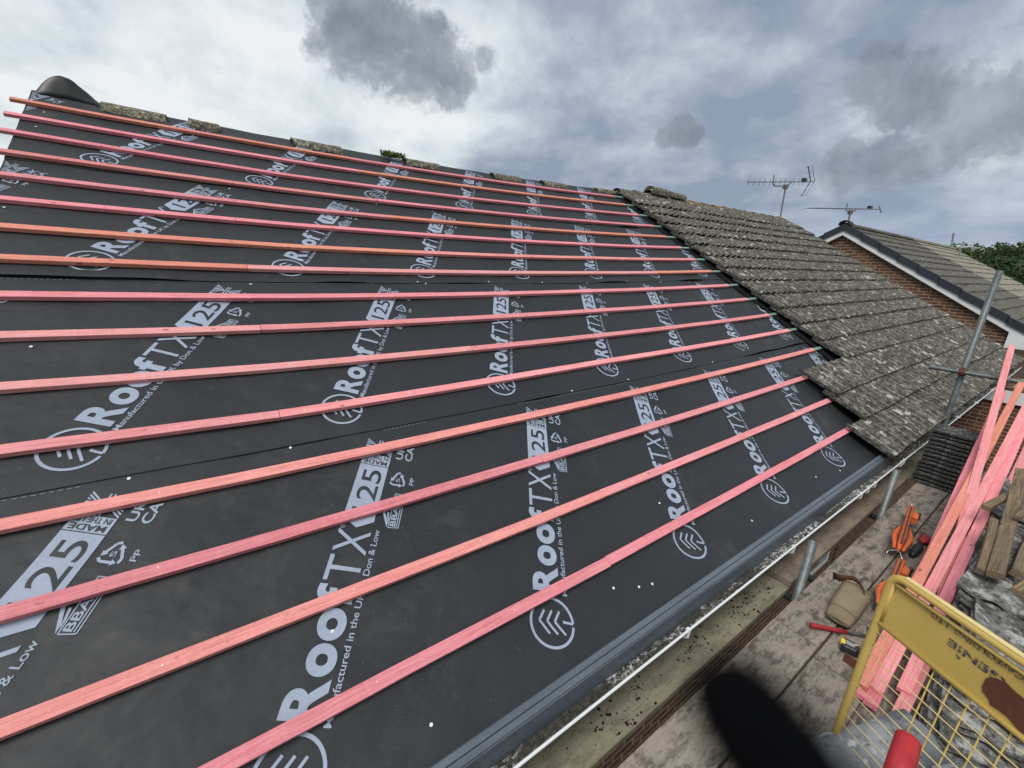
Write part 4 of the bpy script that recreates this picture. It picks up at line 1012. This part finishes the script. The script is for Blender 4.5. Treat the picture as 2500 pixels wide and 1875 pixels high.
for i in range(2):
    o = dk[0].copy(); col.objects.link(o); o.location = (3.55 - .10 * i, -5.27 - .02 * i, ZD + .17); o.rotation_euler = (R(80), R(0), R(4 + 3 * i))
    tag(o, ('dark roof tile propped on edge against the dark stack, left one', 'dark roof tile propped on edge, nearest the loose battens')[i], 'roof tile', 'dark tiles propped on edge')
# timber offcuts on the tile stacks
def beam(name, a, b, w, t, mat, label, cat, group, roll=0, parent=None):
    a, b = Vector(a), Vector(b); x = (b - a).normalized(); y = Vector((0, 0, 1)).cross(x).normalized(); z = x.cross(y)
    L = (b - a).length; mb = MB(); n = max(2, int(L / .12)); rows = []; sd = random.random() * 50; c = .0015
    for j in range(n + 1):
        X = -L / 2 + L * j / n; bw = .006 * math.sin(math.pi * j / n) * math.sin(sd); d = .0012 * noise.noise(Vector((X * 8, sd, 0)))
        rows.append([(X, bw - w / 2 + d, -t / 2), (X, bw - w / 2 + d, t / 2 - c), (X, bw - w / 2 + c + d, t / 2), (X, bw + w / 2 - c + d, t / 2), (X, bw + w / 2 + d, t / 2 - c), (X, bw + w / 2 + d, -t / 2)])
    mb.grid(rows, True); mb.f.append(tuple(range(6))); mb.f.append(tuple(n * 6 + i for i in range(6))[::-1])
    o = mb.build(name, mat); o.matrix_world = Matrix.Translation((a + b) / 2) @ Matrix((x, y, z)).transposed().to_4x4() @ Matrix.Rotation(roll, 4, 'X')
    return tag(o, label, cat, group)
zt = 5.25
for (pa, za), (pb, zb), w_, t_, lb in ((((2430, 1405), zt), ((2495, 1150), zt + .10), .075, .035, 'broad pale timber offcut lying lengthwise on the tile stacks'),
                                  (((2392, 1395), zt - .02), ((2425, 1270), zt + .03), .045, .03, 'short splintered offcut poking left from the timber pile'),
                                  (((2480, 1400), zt), ((2530, 1290), zt), .05, .04, 'stubby brown offcut at the right edge of the photo'),
                                  (((2405, 1240), zt + .03), ((2500, 1195), zt + .05), .05, .03, 'dark rotten offcut lying crosswise behind the pale one'),
                                  (((2485, 1265), zt + .09), ((2530, 1210), zt + .09), .035, .02, 'thin pale lath across the timber pile'),
                                  (((2478, 1445), zt - .05), ((2530, 1405), zt - .05), .04, .03, 'small sawn offcut low at the right edge')):
    beam('timber_offcut', atz(*pa, za), atz(*pb, zb), w_ * .8, t_, M['timber'], lb, 'timber offcut', 'old timber offcuts on the tile stacks', random.uniform(-.2, .2))

# ------------------------------------------------------------------ loose red battens leaning on the rail
def lb_(pa, za, pb, xb, mat, label, wdt=.05, th=.025, roll=0, dz=0):
    a = atz(pa[0], pa[1], za); b = atx(pb[0], pb[1], xb)
    return beam('loose_batten', a, b, wdt, th, M[mat], label, 'batten', 'loose battens leaning on the guard rail', roll)
lb_((2138, 1686), 4.800, (2535, 935), 5.22, 'pink', 'loose pink batten right of the orange one, cut end showing through the mesh')
lb_((2102, 1675), 4.810, (2497, 930), 5.22, 'orange', 'loose orange batten leaning up to the rail')
lb_((2150, 1640), 4.790, (2448, 960), 5.10, 'rose', 'loose deep pink batten half hidden under the orange one')
lb_((2290, 1500), 4.88, (2470, 846), 5.62, 'pink', 'topmost loose pink batten, its end high above the rail')
lb_((2188, 1760), 4.785, (2560, 985), 5.30, 'pink', 'loose pink batten against the tile stacks, nearest end longest')
lb_((2205, 1690), 4.82, (2545, 945), 5.22, 'rose', 'loose knotty deep pink batten on top by the tile stacks')
lb_((2098, 1700), 4.778, (2300, 1300), 3.0, 'rose', 'short loose red batten end lowest by the guard leg')
lb_((2124, 1722), 4.778, (2330, 1330), 3.0, 'rose', 'short loose red batten end beside the plank scrap')

# ------------------------------------------------------------------ yellow brick guard
G0 = atd(2158, 1374, 1.3); Ge = atz(2505, 1606, G0.z); GU = (Ge - G0); GU.z = 0; GU.normalize(); GV = Vector((0, 0, -1)); GN = GU.cross(GV).normalized()
if GN.dot(CAM - G0) < 0: GN = -GN
def guv(px, py):
    d = ray(px, py); t = (G0 - CAM).dot(GN) / d.dot(GN); P_ = CAM + d * t - G0; return P_.dot(GU), P_.dot(GV)
def gw(u, v, n=0): return G0 + GU * u + GV * v + GN * n
def z7(x, y): return (2000 + x / 3.904, 1450 + y / 3.904)
def z6(x, y): return (1700 + x / 2.141, 1100 + y / 2.141)
gd = empty('brick_guard', gw(0, .5), 'yellow mesh scaffold guard standing upside down with stencilled plate and rust patch', 'brick guard')
u0 = guv(*z6(1015, 700))[0]; rt = .0125; UM = 1.25; VB = G0.z - ZD - .01
uo, vo = u0, guv(*z6(1200, 665))[1]
vo = max(.012, min(vo, .05))
cr = .035
pts = [gw(uo, VB)] + [gw(uo, vo + cr + .3)] + [gw(uo + cr * (1 - math.cos(a)), vo + cr * (1 - math.sin(a))) for a in [math.pi / 2 * k / 6 for k in range(7)]] + [gw(.4, vo), gw(UM, vo), gw(UM, VB), gw(uo, VB)]
MB().tube(pts, rt, 12).build('frame', M['yellow'], gd, smooth=True)
mb = MB(); mb.bar(gw(uo + .03, vo - rt, 0.0), gw(UM, vo - rt, 0.0), .016, .003, GV); mb.build('rim', M['yellowpale'], gd)  # paler yellow paints the light the top rim catches
vl = [guv(*z6(975, 800))[1], guv(*z6(1600, 1480))[1]]; vpl = sum(vl) / 2; vpl = guv(*z6(1300, 1170))[1]
up = uo + rt * .6
mb = MB(); mb.hexa([gw(up, vpl, -.001), gw(UM, vpl, -.001), gw(UM, vo + .022, -.001), gw(up + .012, vo + .022, -.001), gw(up, vpl, .001), gw(UM, vpl, .001), gw(UM, vo + .022, .001), gw(up + .012, vo + .022, .001)])
mb.build('plate', M['yellow'], gd)
mb = MB(); mb.tube([gw(up, vpl, .004), gw(UM, vpl, .004)], .008, 8); mb.bar(gw(up + .01, vo + .024, .006), gw(UM, vo + .024, .006), .012, .006, GV); mb.tube([gw(up + .003, vpl, .003), gw(up + .003, vo + .03, .003)], .006, 6); mb.build('plate_lip', M['yellow'], gd, smooth=True)
print('GUARD', round(u0, 3), round(vo, 3), round(vpl, 3), [tuple(round(q, 3) for q in guv(*z7(x, y))) for x, y in ((590, 245), (510, 455), (365, 865), (262, 1145), (1110, 690), (1260, 860), (1400, 1040), (1600, 1190), (1790, 1400), (1130, 130), (1900, 880), (1280, 430), (1720, 820), (1330, 590))])
hv0 = guv(*z7(590, 245))[1]; hv1 = guv(*z7(262, 1145))[1]; hs = (hv1 - hv0) / 9
k = 0; v = hv0 if hv0 > vpl + .01 else hv0 + hs
while v < VB:
    MB().tube([gw(uo, v, .004)] + [gw(uo + .15 * q, v + .0015 * math.sin(q * 2.1 + k), .004) for q in range(1, 8)] + [gw(UM, v, .004)], .0015, 6).build('wire', M['yellowpale'], gd, smooth=True); v += hs; k += 1
uu = guv(*z7(1110, 690))[0]; us = (guv(*z7(1790, 1400))[0] - uu) / 4
u = uu - 0 * us
while u - us > uo + .01: u -= us
while u < UM:
    if u > uu - .001: MB().tube([gw(u, vpl, -.002), gw(u, VB, -.002)], .0019, 6).build('wire', M['yellow'], gd, smooth=True)
    u += us
# rust patch, stencilled wording (the guard is stood on its head, so the wording is too)
pp = [z7(*q) for q in ((1600, 800), (1640, 790), (1700, 800), (1800, 850), (1870, 920), (1980, 1010), (1990, 1360), (1900, 1290), (1800, 1170), (1720, 1110), (1640, 1060), (1620, 1000), (1565, 930), (1560, 880))]
mb = MB(); mb.poly([gw(*guv(*q), .0035) for q in pp]); mb.build('rust_patch', M['rust'], gd)
def stencil(body, pa, pb, hgt, bold):
    vs, fs = text_mesh(body, 1.0, bold); x0, x1 = min(q[0] for q in vs), max(q[0] for q in vs); y0, y1 = min(q[1] for q in vs), max(q[1] for q in vs)
    ua, va = guv(*z7(*pa)); ub, vb = guv(*z7(*pb)); L = ua - ub; mb = MB(); vc = (va + vb) / 2
    for f in fs: mb.poly([gw(ua - (vs[i][0] - x0) / (x1 - x0) * L, vc + ((vs[i][1] - y0) / (y1 - y0) - .5) * hgt, .0028) for i in f])
    mb.build('stencilled_wording', M['stencil'], gd)
stencil('SCAFFOLDING  LTD', (1972, 928), (1102, 122), .0145, .008)
stencil('GENIE', (1775, 868), (1240, 428), .022, .024)
stencil('&', (1352, 622), (1305, 577), .010, .02)
mb = MB(); mb.bar(gw(*guv(*z7(398, 715)), 0), gw(*guv(*z7(262, 590)), .012), .004, .034, GV); mb.build('hook_plate', M['rust'], gd)

# ------------------------------------------------------------------ khaki pouch
bag = empty('tool_pouch', (1.3, -5.16, ZD), 'khaki canvas nail pouch with a brown leather strap lying on the deck', 'pouch')
def loft(rings): mb = MB(); mb.grid(rings, True); n = len(rings[0]); mb.f.append(tuple(range(n))[::-1]); mb.f.append(tuple((len(rings) - 1) * n + i for i in range(n))); return mb
Bo = atz(*z6(838, 735), ZD + .10); Bb = atz(*z6(748, 872), ZD + .045); ax = (Bb - Bo)
wv = atz(*z6(905, 805), ZD + .08) - atz(*z6(765, 690), ZD + .10); wv = wv - ax.normalized() * wv.dot(ax.normalized()); wl = wv.length / 2; wv.normalize(); tv = ax.normalized().cross(wv).normalized()
if tv.z < 0: tv = -tv
rings = []
for s_, ww, tt in ((0, 1.0, .045), (.12, 1.0, .055), (.35, .98, .062), (.6, .95, .060), (.8, .90, .050), (.93, .82, .036), (1.0, .70, .018)):
    c = Bo + ax * s_ * 1.12; r = []
    for k in range(32):
        a = 2 * math.pi * k / 32; ca, sa = math.cos(a), math.sin(a); e = .55
        r.append(c + wv * wl * ww * math.copysign(abs(ca) ** e, ca) + tv * tt * math.copysign(abs(sa) ** .8, sa) * (1 + .12 * noise.noise(Vector((k * .4, s_ * 3, 2)))))
    rings.append(r)
MB().grid(rings + [[p.lerp(sum(rings[-1], Vector()) / 32, .98) for p in rings[-1]]], True).build('pouch', M['canvas'], bag, smooth=True)
sm = bag.children[0].modifiers.new('s', 'SOLIDIFY'); sm.thickness = .004
inner = [[p.lerp(Bo, .06) + ax * .02 for p in rings[0]], [p.lerp(Bo, .10) + ax * .5 for p in rings[0]]]
MB().grid(inner, True).build('lining', M['leather'], bag, smooth=True)
mb = MB(); sp_ = [atz(*z6(712, 652), ZD + .10), atz(*z6(750, 668), ZD + .13), atz(*z6(785, 664), ZD + .16), atz(*z6(820, 668), ZD + .18), atz(*z6(850, 690), ZD + .18), atz(*z6(870, 725), ZD + .17), atz(*z6(880, 765), ZD + .13), atz(*z6(880, 800), ZD + .09)]
rows = [[p + Vector((0, .002, .015)) * (1.5 if i_ < 2 else 1), p + Vector((0, -.004, -.013)) * (1.5 if i_ < 2 else 1)] for i_, p in enumerate(sp_)]
MB().grid(rows).build('strap', M['leather'], bag, smooth=True); sm = bag.children[-1].modifiers.new('s', 'SOLIDIFY'); sm.thickness = .004
MB().tube([rings[0][k] for k in range(32)] + [rings[0][0]], .0035, 6, False).build('binding', M['canvas'], bag, smooth=True)
MB().tube([rings[3][24].lerp(rings[3][16], .25) * 0 + rings[4][k] + tv * .001 for k in range(0, 17)], .0016, 5, False).build('seam', M['leather'], bag)
MB().tube([atz(*z6(850, 915), ZD + .03), atz(*z6(838, 928), ZD + .04), atz(*z6(842, 945), ZD + .03), atz(*z6(868, 952), ZD + .02)], .003, 6).build('ring', M['steel'], bag)
# ------------------------------------------------------------------ hammer, tape
hm = empty('hammer', (1.0, -5.2, ZD), 'hammer with a long dark red grip lying below the khaki pouch', 'hammer')
h0, h1, h2 = atz(*z6(596, 912), ZD + .018), atz(*z6(790, 950), ZD + .018), atz(*z6(880, 968), ZD + .018)
hd = (h1 - h0).normalized()
MB().tube([h0, h0 + hd * .008, h0.lerp(h1, .3), h0.lerp(h1, .7), h1], [.013, .0155, .0125, .0125, .010], 14).build('grip', M['red'], hm, smooth=True)
MB().tube([h1, h1 + hd * .12], .007, 10).build('shaft', M['darksteel'], hm, smooth=True)
mb = MB(); hc = h1 + hd * .13; hp = Vector((-hd.y, hd.x, 0)); mb.tube([hc - hp * .05, hc - hp * .03, hc + hp * .02, hc + hp * .07], [.013, .011, .010, .004], 10); mb.build('head', M['darksteel'], hm, smooth=True)
tp = empty('tape_measure', (1.0, -5.3, ZD), 'black and yellow tape measure wedged beside the guard leg', 'tape measure')
c = atz(*z6(800, 1028), ZD + .025); dx = (atz(*z6(850, 1050), ZD + .025) - atz(*z6(750, 1005), ZD + .025)).normalized(); dy = Vector((-dx.y, dx.x, 0))
out = [(math.cos(a) * .040 * (1 if math.cos(a) < 0 else 1.0), math.sin(a) * .034) for a in [2 * math.pi * k / 24 for k in range(24)]]
out = [(max(-.038, min(.038, x * 1.15)), max(-.033, min(.033, y * 1.15))) for x, y in out]
MB().grid([[c + dx * x * s_ + dy * y * s_ + Vector((0, 0, z)) for x, y in out] for s_, z in ((.85, -.022), (1, -.016), (1, .016), (.85, .022), (.0, .022))], True).build('case', M['blackplastic'], tp)
mb = MB(); mb.box(c - dx * .030 + Vector((0, 0, .014)), dx * .010, dy * .018, Vector((0, 0, .009))); mb.box(c + dx * .010 + dy * .012 + Vector((0, 0, .020)), dx * .022, dy * .004, Vector((0, 0, .004))); mb.build('yellow_trim', M['yellowp'], tp, bevel=.002)
MB().grid([[c + dx * x * .5 + dy * y * .5 + Vector((0, 0, z)) for x, y in out] for z in (.021, .024)] + [[c + Vector((0, 0, .024))] * 24], True).build('badge', M['steel'], tp)
# ------------------------------------------------------------------ orange nailer
def nailer(T, B, s_, label, hookdir):
    n = empty('nail_gun', B, label, 'nail gun'); d = (B - T).normalized(); L = (B - T).length; q = Vector((-d.y, d.x, 0)).normalized(); z = Vector((0, 0, 1))
    mb = MB(); rings = []
    for u, w_, h_ in ((0, .016, .026), (.06, .021, .034), (.25, .020, .036), (.45, .017, .032), (.7, .018, .032), (.92, .015, .028), (1.0, .008, .016)):
        c = T + d * L * u + z * .045; rings.append([c + q * w_ * math.copysign(abs(math.cos(a)) ** .6, math.cos(a)) + z * h_ * math.copysign(abs(math.sin(a)) ** .6, math.sin(a)) for a in [2 * math.pi * k / 16 for k in range(16)]])
    loft(rings).build('body', M['orangep'], n, smooth=True)
    for sg in (1, -1):
        rings = []
        for u in [i / 8 for i in range(9)]:
            c = T + d * L * (.50 + .46 * u) + q * sg * (.024 + .018 * math.sin(math.pi * min(1, u * 1.05))) + z * .035; rr = .008 + .011 * math.sin(math.pi * u)
            rings.append([c + (q * math.cos(a) + z * math.sin(a) * 1.3) * rr for a in [2 * math.pi * k / 12 for k in range(12)]])
        loft(rings).build('side_housing', M['orangep'], n, smooth=True)
        MB().tube([T + d * L * (.53 + .05 * i) + q * sg * (.042 + .012 * math.sin(math.pi * i / 8)) + z * .045 for i in range(9)], .004, 6).build('seam_trim', M['blackplastic'], n)
    MB().bar(T + d * L * .12 + z * .088, T + d * L * .95 + z * .084 + q * .004, .008, .008).build('rubber_strip', M['blackplastic'], n)
    rings = [[T + d * L * u + q * (-.045 + .0 * u) + z * .05 + (d * math.cos(a) + z * math.sin(a)) * r_ for a in [2 * math.pi * k / 12 for k in range(12)]] for u, r_ in ((.16, .02), (.22, .03))]
    MB().box(T + d * L * .24 - q * .035 * hookdir + z * .05, d * .05, q * .018, z * .028).build('magazine', M['orangep'], n, bevel=.006)
    MB().box(T + d * L * .17 - q * .052 * hookdir + z * .05, d * .014, q * .010, z * .03).build('latch', M['blackplastic'], n, bevel=.003)
    MB().tube([T + d * L * .08 + z * .085, T + d * .0 + z * .10 + q * .02 * hookdir, T - d * .03 + z * .095 + q * .04 * hookdir, T + d * .0 + z * .085 + q * .075 * hookdir, T + d * .035 + z * .08 + q * .08 * hookdir], .003, 6).build('belt_hook', M['steel'], n, smooth=True)
    return n
T = atz(*z6(1115, 325), ZD + .06); B = atz(*z6(1045, 548), ZD + .06)
side = 1 if (atz(*z6(1065, 325), ZD + .06) - T).dot(Vector((-(B - T).y, (B - T).x, 0))) > 0 else -1
nailer(T, B, 1, 'orange nail gun lying on the deck with its wire hook up', side)
T2 = atz(*z6(1042, 600), ZD + .06); B2 = atz(*z6(938, 835), ZD + .05); off = (Vector((0, -1, 0))) * .02
nailer(T2 + off, B2 + off, 1, 'second orange nail gun mostly hidden behind the yellow guard corner', side)
rg = empty('glove', atz(*z6(1185, 465), ZD), 'crumpled red and dark work glove half under the loose battens', 'glove')
mb = MB(); c = atz(*z6(1195, 462), ZD + .03); rings = []
for i in range(9):
    u = -1 + i / 4; rr = math.sqrt(max(.02, 1 - u * u)); rings.append([c + Vector((u * .07, math.cos(a) * .035 * rr, math.sin(a) * .028 * rr)) * (1 + .35 * noise.noise(Vector((i * .7, a, 1)))) if False else c + Vector((u * .075, math.cos(a) * .035 * rr * (1 + .4 * noise.noise(Vector((i * .7, k_ * .5, 1)))), math.sin(a) * .018 * rr * (1 + .5 * noise.noise(Vector((i, k_, 4)))))) for k_, a in enumerate([2 * math.pi * k / 16 for k in range(16)])])
loft(rings).build('palm', M['redbright'], rg, smooth=True)
c2 = atz(*z6(1150, 520), ZD + .02); rings = [[c2 + Vector((u, math.cos(a) * r_, math.sin(a) * .018)) for a in [2 * math.pi * k / 12 for k in range(12)]] for u, r_ in ((-.11, .012), (-.06, .026), (.05, .03), (.11, .018))]
loft(rings).build('cuff', M['blackplastic'], rg, smooth=True)

# ------------------------------------------------------------------ near broken tile and red tube handle
bt = tile_mesh('broken_tile', M['lead'], L=.42, Wd=.40, pitch=.19, amp=.04, th=.018, seed=12, chip=.05)
c = atz(2180, 1890, 5.16); c = atz(2215, 1950, 5.12); bt.location = c; bt.rotation_euler = (R(-12), R(-16), R(-28)); tag(bt, 'broken grey corrugated tile lying nearest the camera at the bottom edge', 'roof tile')
hh_ = empty('hammer', atz(2215, 1860, 5.3), 'fat worn red hammer handle standing up at the bottom edge', 'hammer')
ta, tb = atd(2219, 1800, 1.12), atd(2165, 1985, 1.02); dd = (tb - ta).normalized()
MB().tube([ta - dd * .001, ta, ta + dd * .006, ta.lerp(tb, .4), tb], [.010, .0235, .027, .0285, .029], 24).build('grip', M['redbright'], hh_, smooth=True)
b = MB(); b.tube([ta - dd * .003 + CR[0] * .003, ta + dd * .004 + CR[0] * .003], .004, 10); b.build('hanging_hole', M['black'], hh_)

# ------------------------------------------------------------------ the photographer's dark gloved fingertip close to the lens
gl = empty('gloved_finger', atd(1850, 1800, .034), 'blurred black gloved fingertip close to the lens at the bottom edge', 'finger')
pts = [atd(1762, 1655, .034), atd(1775, 1680, .034), atd(1800, 1720, .034), atd(1840, 1775, .0337), atd(1895, 1850, .0334), atd(1960, 1950, .033), atd(2050, 2110, .033)]
MB().tube(pts, [.0023, .0035, .0040, .0043, .0046, .0048, .0050], 20).build('fingertip', M['glove'], gl, smooth=True)

for o in list(bpy.data.objects):
    if not o.parent and 'label' in o and 'kind' not in o: o['kind'] = 'thing'
    if o.type == 'MESH' and o.users_collection and not o.parent and 'kind' not in o and 'label' not in o: print('UNLABELLED', o.name)
